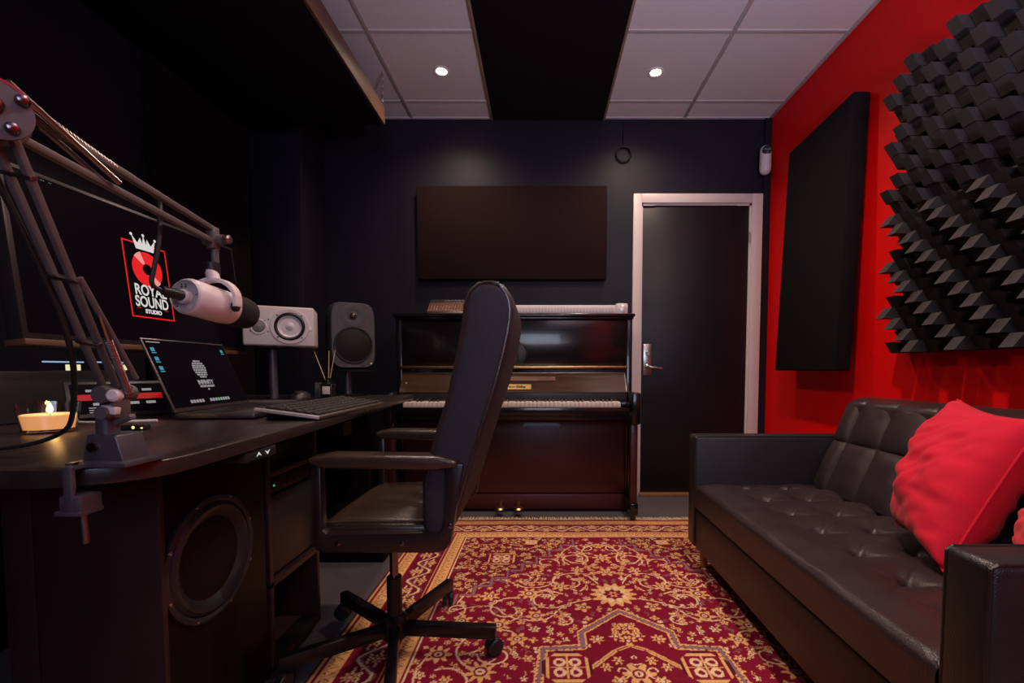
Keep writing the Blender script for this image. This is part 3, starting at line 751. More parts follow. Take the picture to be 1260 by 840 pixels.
side = [(bx0, .30), (bx0, bz0), (bx1, bz1-.012), (SX1-.03, bz1-.02), (SX1-.02, .30)]
for yy in (cy0+.001, cy1-.006): mb.poly([(x+.012, yy, z) for x, z in side], (0, .005, 0), 0)
mb.build('backrest', M['leather'], S, ang=60)
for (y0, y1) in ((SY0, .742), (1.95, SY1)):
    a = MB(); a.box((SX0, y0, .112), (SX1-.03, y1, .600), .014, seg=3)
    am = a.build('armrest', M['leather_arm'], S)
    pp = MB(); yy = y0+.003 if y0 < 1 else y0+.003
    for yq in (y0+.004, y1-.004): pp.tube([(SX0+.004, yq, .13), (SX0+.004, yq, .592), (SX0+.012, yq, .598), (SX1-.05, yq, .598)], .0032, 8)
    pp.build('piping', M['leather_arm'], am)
l0 = None
for (x, y) in ((.725, 1.98), (.725, .72), (1.45, 1.98), (1.45, .72)):
    z0 = RT if x < 1 else 0.0
    MB().lathe([(.012, z0), (.014, z0+.002), (.022, .112), (.022, .114)], (x, y, 0), (0, 0, 1), 20).build('leg', M['leg_wood'], S)

# ------------------------------------------------------------------ cushions
def pillow(name, BL, BR, TR, TL, th, mts, lab, seed=0):
    BL, BR, TR, TL = map(V, (BL, BR, TR, TL)); nrm = (BR-BL).cross(TL-BL).normalized()
    t = thing(name, (BL+BR+TR+TL)/4-V((0, 0, .0)), lab, 'cushion', 'red cushions on the sofa')
    N = 46
    def pt(u, v, s):
        a = 2*u-1; b = 2*v-1
        # concave sides, ears at the corners
        pu = u-.022*a*(1-b*b); pv = v-.050*b*(1-a*a)
        p = BL*(1-pu)*(1-pv)+BR*pu*(1-pv)+TR*pu*pv+TL*(1-pu)*pv
        ra = max(0, (1-a*a))*max(0, (1-b*b)); h = th*ra**.42
        w = ra**.3
        wr = .014*noise.noise(V((u*3+seed, v*9, s*2.1)))+.007*noise.noise(V((u*4+v*3, v*13-u*6+seed, s*5)))
        wr += -.016*max(0, .35-abs(noise.noise(V((u*2.2+v*1.6+seed, v*6.5-u*4.5, s*3)))))**1.5*2.2
        # creases running to the corners
        wr += -.010*math.exp(-((a-b)/.10)**2)*abs(a)**2*w*.6
        return p+nrm*s*(h+wr*w)
    mb = MB()
    for s in (1, -1): mb.grid(lambda u, v: pt(u, v, s), N, N)
    bm = bmesh.new(); me = bpy.data.meshes.new('x'); me.from_pydata(mb.v, [], mb.f); bm.from_mesh(me); bmesh.ops.remove_doubles(bm, verts=bm.verts[:], dist=.0004)
    mb2 = MB(); mb2.frombm(bm); bpy.data.meshes.remove(me)
    mb2.build('cover', mts, t, ang=80)
    ed = [pt(k/30, 0, 1) for k in range(31)]+[pt(1, k/30, 1) for k in range(1, 31)]+[pt(1-k/30, 1, 1) for k in range(1, 31)]+[pt(0, 1-k/30, 1) for k in range(1, 30)]
    MB().tube(ed+[ed[0]], .0028, 6).build('seam', mts, t)
    return t, pt, nrm
t, pt, nr_ = pillow('cushion', (1.065, 1.34, .425), (.945, 1.045, .415), (1.225, 1.10, .765), (1.235, 1.345, .80), .108, M['velvet'], 'bright red velvet cushion leaning on the sofa backrest, fully in view', 2)
q = pt(1, .9, 1); MB().box(q+V((-.002, -.012, -.012)), q+V((.0, .0, .012)), .0005).build('tag', M['white_tag'], t)
pillow('cushion', (1.05, .98, .45), (.93, .765, .42), (1.10, .765, .73), (1.20, .96, .78), .085, M['velvet_pink'], 'coral red cushion at the photo edge behind the near sofa arm', 9)

# ------------------------------------------------------------------ office chair
K = thing('office_chair', (-.45, 1.37, RT), 'high-backed black leather office chair with flat arms on five castors, at the desk', 'office chair')
def prismY(pts, y0, y1, bev, mi=None):
    return [V((x, y0, z)) for x, z in pts], (0, y1-y0, 0), bev
# backrest: side silhouette extruded across the width
front = [(-.300, .50), (-.300, .60), (-.287, .649), (-.270, .715), (-.237, .817), (-.214, .917), (-.198, .997), (-.192, 1.050), (-.180, 1.085), (-.155, 1.106), (-.125, 1.108)]
rear = [(-.092, 1.100), (-.070, 1.070), (-.064, 1.03), (-.076, .957), (-.108, .837), (-.142, .735), (-.172, .64), (-.196, .56), (-.225, .48), (-.262, .43), (-.29, .45)]
bk = MB(); bk.poly([(x, 1.125, z) for x, z in front+rear], (0, .47, 0), 0, bev=.022, seg=4)
bk.build('backrest', M['chair_cloth'], K, ang=50)
for yy in (1.129, 1.591):
    MB().tube([(x, yy, z) for x, z in [(a+(.010), b-.004) for a, b in front[1:]]+[(a-.010, b-.002) for a, b in rear]], .0035, 6, smooth=1).build('back_piping', M['leather_chair'], K)
# leather seat with folds
def seatf(u, v):
    x = -.562+.31*u; y = 1.16+.40*v; a = 2*u-1; b = 2*v-1
    h = .030*((1-abs(a)**4)*(1-abs(b)**4))**.5
    h += .10*max(0, (u-.72)/.28)**2*.55
    h += (.006*math.sin(v*26+u*5)+.003*noise.noise(V((u*6, v*14, 1))))*max(0, min(1, (u-.25)*2))*(1-abs(b)**4)
    return V((x, y, .485+h))
st = MB(); st.grid(seatf, 60, 60); st.box((-.562, 1.155, .445), (-.262, 1.565, .49), .012)
st.build('seat', M['leather_chair'], K, ang=60)
MB().tube([(-.56, 1.157, .492), (-.50, 1.155, .497), (-.36, 1.155, .497), (-.285, 1.157, .500)], .004, 8, smooth=2).build('seat_piping', M['leather_chair'], K)
for yy, sd in ((1.115, 0), (1.575, 1)):
    y0, y1 = yy, yy+.03
    outer = [(-.566, .655), (-.566, .452), (-.562, .438), (-.548, .430), (-.262, .430), (-.238, .437), (-.224, .455), (-.190, .655)]
    inner = [(-.238, .655), (-.238, .56), (-.244, .495), (-.256, .482), (-.535, .479), (-.545, .488), (-.545, .655)]
    fr = MB(); bm = bmesh.new()
    ring = outer+inner
    vs = [bm.verts.new((x, y0, z)) for x, z in ring]
    # strip faces between outer and inner loops
    O = vs[:8]; I = vs[8:][::-1]  # I: from (-.545,.655) ... to (-.238,.655)
    fcs = [(O[0], O[1], I[1], I[0]), (O[1], O[2], I[1]), (O[2], O[3], I[1]), (O[3], O[4], I[3], I[2], I[1]), (O[4], O[5], I[3]), (O[5], O[6], I[4], I[3]), (O[6], O[7], I[6], I[5], I[4])]
    for f in fcs: bm.faces.new(f)
    r = bmesh.ops.extrude_face_region(bm, geom=bm.faces[:])
    for e in r['geom']:
        if isinstance(e, bmesh.types.BMVert): e.co.y += .03
    bmesh.ops.recalc_face_normals(bm, faces=bm.faces[:])
    ed = [e for e in bm.edges if len(e.link_faces) == 2 and e.calc_face_angle(0) > .9]
    bmesh.ops.bevel(bm, geom=ed, offset=.004, segments=2, profile=.5, affect='EDGES')
    fr.frombm(bm)
    fo = fr.build('side_frame', M['chair_frame'], K)
    ys0 = y0-.002 if sd == 0 else y1+.002
    for (x, z) in ((-.505, .455), (-.345, .455), (-.225, .50)):
        MB().lathe([(.006, 0), (.006, .003), (.003, .004)], (x, y0, z), (0, -1, 0), 12).build('screw', M['chrome'], fo)
    ap = MB()
    prof = [(-.567, .656), (-.572, .664), (-.566, .672), (-.52, .680), (-.25, .676), (-.215, .668), (-.200, .660), (-.21, .648), (-.26, .642), (-.54, .646)]
    ap.poly([(x, y0-.016, z) for x, z in prof], (0, .066, 0), 0, bev=.008, seg=3)
    ap.build('armrest', M['leather_chair'], K, ang=60)
MB().cyl((-.45, 1.37, .24), (-.45, 1.37, .43), .013).box((-.53, 1.28, .428), (-.36, 1.46, .446), .004).build('gas_lift', M['chrome'], K)
MB().cyl((-.45, 1.37, .07), (-.45, 1.37, .255), .023, bev=.003).lathe([(.023, .07), (.036, .065), (.038, .125), (.026, .135)], (-.45, 1.37, 0), (0, 0, 1)).build('column', M['black_metal'], K)
for k in range(5):
    a = math.radians(-3+72*k); dx, dy = math.cos(a), math.sin(a)
    p0 = V((-.45+dx*.02, 1.37+dy*.02, .092)); p1 = V((-.45+dx*.315, 1.37+dy*.315, .088))
    g = MB(); g.bar(p0, p1, .030, .040, bev=.005); lg = g.build('leg', M['black_metal'], K)
    w = MB(); ca = a+.7; q = V((-.45+dx*.298, 1.37+dy*.298, 0)); ax_ = V((-math.sin(ca), math.cos(ca), 0))
    c = q+V((math.cos(ca)*.012, math.sin(ca)*.012, RT+.0255))
    for s in (-1, 1): w.lathe([(.010, 0), (.024, .002), (.0255, .006), (.0255, .012), (.022, .016), (.006, .018)], c+ax_*s*.003, ax_*s, 24)
    w.build('castor_wheel', M['rubber'], lg)
    MB().cyl(q+V((0, 0, .040)), q+V((0, 0, .078)), .006).box(c+V((-.016, -.012, .004)), c+V((.014, .012, .028)), .008).build('castor_fork', M['rubber'], lg)

# ------------------------------------------------------------------ desk
ZD = .75
D = thing('desk', (-1.2, 1.6, 0), 'large dark wood-grain studio desk with rounded front corner and cabinet legs', 'desk')
pts = [(-1.76, .622), (-.70, .622)]
for k in range(9):
    a = -PI/2+PI/2*k/8; pts.append((-.70+.125*math.cos(a), .745+.123*math.sin(a)))
pts += [(-.600, 1.18), (-.655, 2.0), (-.685, 2.46), (-1.76, 2.46)]
MB().poly([(x, y, ZD-.026) for x, y in pts], (0, 0, .026), 0, bev=.003).build('worktop', M['desk'], D)
# near leg panel with stile, sits left of the sub cabinet
lgp = MB(); lgp.box((-1.055, .875, .0), (-.995, 1.2, ZD-.027), .003); lgp.build('leg_panel', M['cab_edge'], D)
lgp = MB(); lgp.box((-1.74, .90, 0), (-1.70, 2.4, ZD-.027), .003); lgp.build('leg_panel', M['cab'], D)
lgp = MB(); lgp.box((-1.40, 1.56, 0), (-.80, 1.60, ZD-.027), .003); lgp.build('leg_panel', M['cab'], D)
lgp = MB(); lgp.box((-1.70, 2.36, .05), (-.90, 2.40, ZD-.027), .003); lgp.build('modesty_panel', M['cab'], D)
ctl = MB().box((-.650, .905, ZD-.050), (-.590, 1.01, ZD-.027), .004).build('height_control', M['plastic_dark'], D)
ar_ = MB()
for y, s in ((.945, 1), (.975, -1)):
    zc = ZD-.0385; ar_.poly([(-.5895, y-.008, zc-.004*s), (-.5895, y, zc+.005*s), (-.5895, y+.008, zc-.004*s), (-.5895, y, zc-.000*s)], (.0008, 0, 0), 0)
ar_.build('arrow_buttons', M['e_white'], ctl)
MB().box((-.925, 1.95, .60), (-.845, 2.03, .66), .004).build('control_box', M['cab_edge'], D)

# subwoofer cabinet
SW = thing('subwoofer', (-.9, 1.05, 0), 'black subwoofer cabinet with large round woofer standing under the desk', 'speaker')
MB().box((-.99, .878, .03), (-.752, 1.225, .700), .006).build('cabinet', M['cab'], SW)
MB().box((-.99, .872, .0), (-.742, .884, .712), .002).build('side_board', M['cab_edge'], SW)
wc = V((-.750, 1.018, .462))
MB().lathe([(.140, -.002), (.140, .006), (.132, .010), (.126, .006), (.124, -.002)], wc, (1, 0, 0), 48, cap=False).build('woofer_rim', M['plastic_dark'], SW)
MB().lathe([(.124, .0), (.116, .007), (.108, .006), (.100, -.001), (.05, -.03), (.046, -.028), (.03, -.020), (.001, -.014)], wc+V((.004, 0, 0)), (1, 0, 0), 48, cap=False).build('woofer_cone', M['rubber'], SW)
for k in range(8):
    a = 2*PI*k/8+.35; MB().lathe([(.005, 0), (.004, .003), (.001, .0035)], wc+V((.006, .134*math.cos(a), .134*math.sin(a))), (1, 0, 0), 10).build('bolt', M['steel'], SW)
# rack
RK = thing('equipment_rack', (-.9, 1.4, 0), 'dark wooden equipment rack under the desk between subwoofer and chair', 'rack')
rk = MB(); ry0, ry1 = 1.245, 1.525
rk.box((-1.1, ry0, .03), (-.755, ry0+.016, .705), .002); rk.box((-1.1, ry1-.016, .03), (-.755, ry1, .705), .002); rk.box((-1.1, ry0, .03), (-.755, ry1, .05), .002)
rk.box((-1.1, ry0, .69), (-.755, ry1, .705), .002); rk.box((-1.1, ry0, .03), (-1.08, ry1, .70)); rk.box((-1.1, ry0, .272), (-.755, ry1, .29), .002)
rk.box((-1.1, ry0+.016, .585), (-.755, ry1-.016, .600), .002)
rk.build('frame', M['cab_edge'], RK)
pz = MB().box((-1.05, ry0+.018, .535), (-.765, ry1-.018, .578), .003).build('rack_unit', M['cab'], RK)
MB().lathe([(.003, 0), (.003, .002), (.001, .003)], (-.765, 1.29, .556), (1, 0, 0), 10).build('green_light', M['e_green'], pz)
MB().box((-1.05, ry0+.018, .30), (-.765, ry1-.018, .525), .003).build('rack_unit', M['rubber'], RK)
MB().box((-1.05, ry0+.03, .605), (-.80, ry1-.03, .66), .003).build('rack_unit', M['rubber'], RK)

# cases on the floor at the back
t = thing('equipment_case', (-.95, 2.3, 0), 'low black equipment case with metal edges on the floor behind the chair', 'case')
MB().box((-1.25, 2.05, .003), (-.72, 2.33, .20), .006).build('case_body', M['cab'], t)
e = MB()
for z in (.085, .195): e.box((-1.25, 2.046, z), (-.85, 2.05, z+.010), .001)
e.box((-.765, 2.045, .10), (-.715, 2.052, .112), .001); e.box((-.725, 2.045, .11), (-.713, 2.052, .19), .001)
e.build('metal_edge', M['gun'], t)

# ------------------------------------------------------------------ monitor
def plane_frame(o, xd, yd): return V(o), V(xd).normalized(), V(yd).normalized()
t = thing('monitor', (-1.4, 1.55, ZD), 'large black screen showing a red record logo, tilted back behind the laptop', 'monitor')
mo = V((-1.298, 1.148, .963)); mxd = V((0, 1, 0)); myd = V((-.105, 0, 1)).normalized(); mnd = mxd.cross(myd)  # +x side
W_, H_ = .868, .455
if mnd.x < 0: mnd = -mnd
def mpnt(a, b, l=0): return mo+mxd*a+myd*b+mnd*l
R3 = Matrix((mxd, myd, mnd)).transposed().to_4x4(); R3.translation = mo
MB().box((0, 0, -.045), (W_, H_, 0), .006, mtx=R3).build('housing', M['bezel'], t)
scr = MB().box((.014, .020, .0002), (W_-.014, H_-.012, .0012), mtx=R3).build('screen', M['screen'], t)
MB().box((0, -.012, -.05), (W_, .004, .004), .002, mtx=R3).build('lower_edge', M['ledge'], t)
# logo
la, lb, lw, lh = .322, .098, .165, .245     # frame lower-left and size on the screen
def lp_(a, b): return mpnt(la+a*lw, lb+b*lh, .0016)
def stroke(mb, pts, w):
    for p, q in zip(pts, pts[1:]):
        d = V((q[0]-p[0], q[1]-p[1], 0)); n = V((-d.y, d.x, 0)).normalized()*w/2; d = d.normalized()*w/2
        P = V((p[0], p[1], 0)); Q = V((q[0], q[1], 0))
        c4 = [P+n-d, Q+n+d, Q-n+d, P-n-d]
        mb.poly([mpnt(c.x, c.y, .0014) for c in c4], mnd*.0004, 0)
fm = MB(); A, B, A2, B2 = la, lb, la+lw, lb+lh
stroke(fm, [(A+lw*.26, B2), (A, B2), (A, B), (A2, B), (A2, B2), (A2-lw*.26, B2)], .0042); 
stroke(fm, [(A+.022, B+.030), (A+.034, B+.030)], .002); stroke(fm, [(A2-.034, B+.030), (A2-.022, B+.030)], .002)
cxr, cyr, rr_ = A+lw*.5, B+lh*.665, .058
fm.lathe([(.001, 0), (.018, 0)][::-1]+[(.001, .0004)], mpnt(cxr, cyr, .0034), mnd, 32) if False else None
fm.lathe([(.0185, 0), (rr_, 0), (rr_, .0004), (.0185, .0004)], mpnt(cxr, cyr, .0014), mnd, 48, cap=False)
fm.lathe([(.0185, .0001), (.0185, .0004)], mpnt(cxr, cyr, .0014), mnd, 24, cap=False)
fm.build('logo_red', M['e_red'], scr)
wd = MB()
for a0 in (2.2, -.95):
    pts2 = [(cxr+.021*math.cos(a0-.22), cyr+.021*math.sin(a0-.22))]+[(cxr+.060*math.cos(a0-.26+.52*k/5), cyr+.060*math.sin(a0-.26+.52*k/5)) for k in range(6)]+[(cxr+.021*math.cos(a0+.22), cyr+.021*math.sin(a0+.22))]
    wd.poly([mpnt(p[0], p[1], .0019) for p in pts2], mnd*.0003, 0)
wd.build('record_glint', M['e_pink'], scr)
cr = MB(); cb = B2-.012; w2 = .036
crown = [(-.034, 0), (-.044, .040), (-.024, .022), (-.014, .046), (0, .022), (0, .022), (.014, .046), (.024, .022), (.044, .040), (.034, 0)]
crown = [(-.034, 0), (-.046, .044), (-.026, .020), (-.013, .040), (-.007, .020), (0, .050), (.007, .020), (.013, .040), (.026, .020), (.046, .044), (.034, 0)]
cr.poly([mpnt(cxr+x, cb+y-.006, .0019) for x, y in crown], mnd*.0003, 0)
for x, y in ((-.046, .044), (0, .050), (.046, .044)): cr.lathe([(.005, 0), (.005, .0004)], mpnt(cxr+x, cb+y-.006, .0019), mnd, 14)
cr.build('crown', M['e_white'], scr)
MB().text('ROYAL', .049, mpnt(cxr, B+.089, .0019), mxd, myd, .0003, .0010, sx=.80).build('logo_lettering', M['e_white'], scr)
MB().text('SOUND', .049, mpnt(cxr, B+.050, .0019), mxd, myd, .0003, .0010, sx=.76).build('logo_lettering', M['e_white'], scr)
MB().text('STUDIO', .018, mpnt(cxr, B+.020, .0019), mxd, myd, .0003, .0009, sx=1.0).build('logo_lettering', M['e_white'], scr)
MB().text('· · · ···  ··', .016, mpnt(.10, H_-.020, .0015), mxd, myd, .0002).build('menu_dots', M['e_dim'], scr)
sd = MB(); sd.box((-1.48, 1.53, ZD+.001), (-1.30, 1.75, ZD+.012), .004); sd.bar((-1.385, 1.64, ZD+.01), (-1.385, 1.64, 1.05), .05, .03, up=(1, 0, 0)); sd.build('stand', M['black_metal'], t)

# meters under the monitor
t = thing('rack_meter_unit', (-1.45, 1.28, ZD), 'black studio unit with two cream lit meters on the desk below the monitor', 'studio equipment')
MB().box((-1.60, 1.06, ZD+.001), (-1.335, 1.50, .885), .005).build('housing', M['plastic_dark'], t)
for (px_, y_, w__) in ((82, 1.0, 18), (135, 1.0, 22)):
    # meter centre from its bearing on the front face x = -1.334
    x_ = -1.334; ya = -x_*F/(CX-px_); yb = -x_*F/(CX-px_-w__)
    za = aY(px_, 450, ya).z
    MB().box((x_-.002, ya, za-.013), (x_+.001, yb, za+.004), .001).build('meter', M['e_cream'], t)
    MB().box((x_-.002, ya-.06, za+.009), (x_+.001, yb+.01, za+.013), .001).build('light_line', M['e_blue'], t)

# ------------------------------------------------------------------ laptop
t = thing('laptop', (-1.0, 1.3, ZD), 'open grey laptop with a round white logo on its dark screen', 'laptop')
# screen corners in the place (hinge line low, lid leaning back)
hl = V((-.996, 1.239, ZD+.020)); hx = V((-.079, .997, 0)).normalized(); wl = .36
upv = V((-.083, -.0066, .203)).normalized()
nv_ = hx.cross(upv).normalized()
RL = Matrix((hx, upv, nv_)).transposed().to_4x4(); RL.translation = hl
LH = .222
MB().box((0, 0, -.006), (wl, LH, 0), .004, mtx=RL).build('lid', M['lap_alu'], t)
ls = MB().box((.005, .012, .0001), (wl-.005, LH-.005, .0009), mtx=RL).build('screen', M['screen'], t)
def lpt(a, b, l=.0012): return hl+hx*a+upv*b+nv_*l
def rect(mb, a, b, w, h): mb.poly([lpt(a, b), lpt(a+w, b), lpt(a+w, b+h), lpt(a, b+h)], nv_*.0003, 0)
rg = MB()
ccx, ccy = wl*.50, LH*.58
for k in range(8):
    z = -.026+.0074*k; hw = math.sqrt(max(0, .030**2-z*z)); x = -hw
    while x < hw-.002:
        L = random.uniform(.006, .016); L = min(L, hw-x); rect(rg, ccx+x, ccy+z-.0027, L, .0054); x += L+.0022
rg.text('INFINITY', .018, lpt(ccx, ccy-.044), hx, upv, .0003, .0009)
rg.text('ENTERTAINMENT', .0085, lpt(ccx, ccy-.057), hx, upv, .0003, .0006)
rg.text('AS', .007, lpt(ccx, ccy-.067), hx, upv, .0003, .0004)
rg.build('screen_logo', M['e_dim'], ls)
for k in range(3): ic = MB(); rect(ic, .016, LH-.040-.028*k, .014, .011); rect(ic, .015, LH-.046-.028*k, .017, .003); ic.build('desktop_icon', M['e_cyan'], ls)
ic = MB(); rect(ic, wl-.034, LH-.034, .013, .010); rect(ic, wl-.035, LH-.040, .016, .003)
ic.build('desktop_icon', M['e_cyan'], ls)
dk = MB(); rect(dk, .012, LH-.014, .05, .003)
for k in range(15):
    if k not in (5, 6, 10): rect(dk, .075+.0125*k, .022, .0095, .0095)
dk.build('dock_icons', M['e_dim'], ls)
gk = MB(); rect(gk, .075+.125, .022, .0095, .0095); gk.build('dock_icon_green', M['e_green'], ls)
RB = Matrix((hx, V((-hx.y, hx.x, 0)), V((0, 0, 1)))).transposed().to_4x4(); RB.translation = V((hl.x, hl.y, ZD))
MB().box((0, -.205, .003), (wl, .004, .018), .004, mtx=RB).build('base', M['lap_alu'], t)
MB().box((.02, -.115, .018), (wl-.02, -.015, .0195), .001, mtx=RB).build('keys', M['ebony'], t)
for a, b in ((.02, -.19), (wl-.02, -.19), (.02, -.01), (wl-.02, -.01)):
    MB().lathe([(.006, .0), (.006, .004)], RB@V((a, b, 0)), (0, 0, 1), 10).build('foot', M['rubber'], t)

# tablet / controller with red display left of the laptop
t = thing('control_display', (-1.2, 1.2, ZD), 'small tilted black control screen with a red bar, left of the laptop', 'screen')
c0 = V((-1.225, 1.205, ZD+.018)); xd = V((.55, .835, 0)).normalized(); yd = (V((-xd.y, xd.x, 0))*.55+V((0, 0, 1))).normalized(); nd = xd.cross(yd)
RC = Matrix((xd, yd, nd)).transposed().to_4x4(); RC.translation = c0
MB().box((-.02, -.012, -.010), (.20, .10, 0), .004, mtx=RC).build('housing', M['plastic_dark'], t)
MB().box((-.01, .000, 0), (.19, .09, .001), mtx=RC).build('screen', M['screen'], t)
MB().box((-.005, .040, .001), (.185, .058, .0016), mtx=RC).build('red_bar', M['e_reddim'], t)
for k in range(4):
    MB().box((.02+k*.04, .066, .001), (.042+k*.04, .073, .0016), mtx=RC).build('white_mark', M['e_dim'], t)
    MB().box((.03+k*.038, .024, .001), (.052+k*.038, .032, .0016), mtx=RC).build('white_mark', M['e_dim'], t)
for k in range(3): MB().box((.02, .002+k*.007, .001), (.09, .0045+k*.007, .0016), mtx=RC).build('white_line', M['e_dim'], t)
MB().bar(c0+V((-.06, .06, -.01))-V((0, 0, .006)), c0+V((-.03, .03, .03)), .06, .004).build('prop', M['plastic_dark'], t)

# white cable
wcb = MB().tube([(-1.20, 1.16, ZD+.004), (-1.12, 1.14, ZD+.005), (-1.05, 1.16, ZD+.006), (-.99, 1.17, ZD+.007)], .0032, 8, smooth=2)
tag(wcb.build('charging_cable', M['white_cable']), 'thin white cable lying on the desk in front of the laptop', 'cable')

# ------------------------------------------------------------------ computer keyboard
ko = V((-.655, 1.235, ZD)); kx = V((.0, 1, 0)); 
kx = V((-.01, .55, 0)).normalized(); ky = V((-kx.y, kx.x, .135)).normalized()
t = thing('computer_keyboard', (-.68, 1.5, ZD), 'wide computer keyboard with dark keys lying along the desk edge', 'keyboard')
RKb = Matrix((kx, ky, kx.cross(ky))).transposed().to_4x4(); RKb.translation = V((-.602, 1.225, ZD))
KL, KD = .55, .168
MB().box((0, 0, .001), (KL, KD, .010), .003, mtx=RKb).build('plate', M['kb_plate'], t)
MB().box((-.004, -.003, .004), (.004, KD+.003, .013), .002, mtx=RKb).build('end_trim', M['kb_edge'], t)
k0 = None
for r_ in range(6):
    for c_ in range(16):
        a = .03+c_*.0315; b_ = .012+r_*.0255
        if k0 is None: k0 = MB().box((a, b_, .010), (a+.026, b_+.020, .0165), .003, mtx=RKb).build('keycap', M['key_dark'], t); a0, b0_ = a, b_
        else:
            c = k0.copy(); C.objects.link(c); c.parent = t; dv = kx*(a-a0)+ky*(b_-b0_); c.location = dv

# mouse
MB().box((-.775, 1.28, ZD+.001), (-.755, 1.72, ZD+.021), .002).build('rear_foot', M['rubber'], t)
t = thing('computer_mouse', (-1.085, 2.06, ZD), 'black computer mouse with a shiny back on the desk behind the keyboard', 'mouse')
ms = MB()
def mf(u, v):
    a = 2*PI*u; p = PI/2*v; r = math.sin(p); return V((-1.085+.040*r*math.cos(a), 2.06+.060*r*math.sin(a), ZD+.001+.040*math.cos(p)))
ms.grid(mf, 32, 12, closeu=True); ms.build('shell', M['plastic_dark'], t, ang=80)
MB().cyl((-1.089, 2.02, ZD+.032), (-1.081, 2.02, ZD+.035), .010).build('scroll_wheel', M['rubber'], t)
# folded notebook / tablet between
nb = MB().box((-1.20, 1.73, ZD+.001), (-1.00, 1.86, ZD+.014), .002); tag(nb.build('notebook', M['kb_plate']), 'thin closed brown notebook on the desk in front of the mouse', 'notebook')

# reed diffuser
t = thing('reed_diffuser', (-1.0, 2.15, ZD), 'black reed diffuser bottle with pale label and three reeds on the desk', 'reed diffuser')
bc = V((-1.002, 2.15, ZD))
MB().box(bc+V((-.027, -.027, .001)), bc+V((.027, .027, .072)), .006).lathe([(.016, .07), (.012, .078), (.012, .092), (.014, .093), (.014, .098), (.008, .098)], bc, (0, 0, 1), 20).build('bottle', M['dark_glass'], t)
MB().box(bc+V((-.016, -.029, .022)), bc+V((.019, -.0275, .058)), .0005).build('paper_label', M['label'], t)
MB().text('diffuser', .006, bc+V((.001, -.0292, .04)), (1, 0, 0), (0, 0, 1), .0002).build('label_print', M['ebony'], t) if False else None
for dx, dy, L in ((-.075, .01, .19), (.006, .0, .175), (.040, -.01, .18)):
    MB().tube([bc+V((0, 0, .05)), bc+V((dx, dy, .05+L))], .0020, 6).build('reed', M['reed'], t)
bx = MB().box((-1.062, 2.14, ZD+.001), (-1.056, 2.20, ZD+.075), .001); tag(bx.build('thin_box', M['gun']), 'thin grey upright card beside the reed diffuser', 'card')

# ------------------------------------------------------------------ speakers and stands
def stand(loc, ztop, lab, plate):
    t = thing('speaker_stand', loc, lab, 'speaker stand', 'desk speaker stands')
    x, y, z = loc
    MB().cyl((x, y, z+.008), (x, y, ztop-.008), .017).build('pole', M['gun'], t)
    MB().box((x-.07, y-.07, z+.001), (x+.07, y+.07, z+.010), .003).build('base_plate', M['black_metal'], t)
    MB().box((x-plate, y-.09, ztop-.010), (x+plate, y+.09, ztop-.001), .003).build('top_plate', M['black_metal'], t)
stand((-1.01, 2.385, ZD), .886, 'black stand under the dark grey monitor speaker', .105)
stand((-1.19, 2.03, ZD), .990, 'black stand under the white monitor speaker lying sideways', .075)
# dark grey speaker
G = thing('monitor_speaker', (-1.01, 2.385, .886), 'dark grey rounded studio monitor speaker standing upright on its stand', 'speaker')
gx, gy, gz = -.937, 2.25, .878
def superbox(cx, cz, w, h, y0, y1, bulge, mi=None):
    # rounded cabinet, soft outline; rings from front to back
    rings = [(0.0, .80), (.012, .90), (.035, .965), (.075, 1.), (.16, .99), (.2, .93), (.205, .80)]
    n = 48; vs = []; fs = []
    for (dy, s) in rings:
        for k in range(n):
            a = 2*PI*k/n; ca, sa = math.cos(a), math.sin(a); p = 5.5
            r = (abs(ca)**p+abs(sa)**p)**(-1/p)
            ins = .5*(1-s)*.12
            vs.append(V((cx+(w/2-ins)*r*ca, y0+dy*(y1-y0)/.205, cz+(h/2-ins)*r*sa)))
    for i in range(len(rings)-1):
        for k in range(n): k2 = (k+1) % n; fs.append((i*n+k, i*n+k2, (i+1)*n+k2, (i+1)*n+k))
    fs.append(tuple(range(n))[::-1]); fs.append(tuple((len(rings)-1)*n+k for k in range(n)))
    return vs, fs
GA = math.radians(31); RG = Matrix.Translation(V((-1.056, 2.285, .886))) @ Matrix.Rotation(GA, 4, 'Z')
gw = .228
def gp(a, b, l=0): return RG@V((a, -l, b))
gfd = (RG.to_3x3()@V((0, -1, 0))); gxd = (RG.to_3x3()@V((1, 0, 0)))
vs, fs = superbox(gw/2, .174, gw, .348, 0, .205, 0)
MB().add([RG@v for v in vs], fs).build('cabinet', M['spk_grey'], G, ang=50)
wcn = gp(gw/2, .125, .001)
MB().lathe([(.095, 0), (.093, .006), (.088, .006), (.084, .001)], wcn, gfd, 48, cap=False).build('woofer_ring', M['rubber'], G)
MB().lathe([(.085, .002), (.078, .0035), (.050, .009), (.020, .013), (.001, .014)], wcn, gfd, 48, cap=False).build('woofer_grille', M['spk_black'], G)
tw = gp(gw/2, .275, .001)
MB().lathe([(.062, .0), (.045, .0022), (.022, -.001), (.018, .002), (.001, .002)], tw, gfd, 40, cap=False).build('waveguide', M['spk_grey'], G)
MB().lathe([(.016, .002), (.014, .010), (.009, .015), (.001, .018)], tw, gfd, 24).build('tweeter', M['chrome'], G)
MB().text('GENELEC', .014, gp(gw/2, .018, .001), gxd, (0, 0, 1), .0006, .0003).build('badge', M['knob_grey'], G)
MB().lathe([(.0028, 0), (.0028, .002), (.001, .0025)], gp(gw-.03, .032, .001), gfd, 10).build('power_light', M['e_cream'], G)
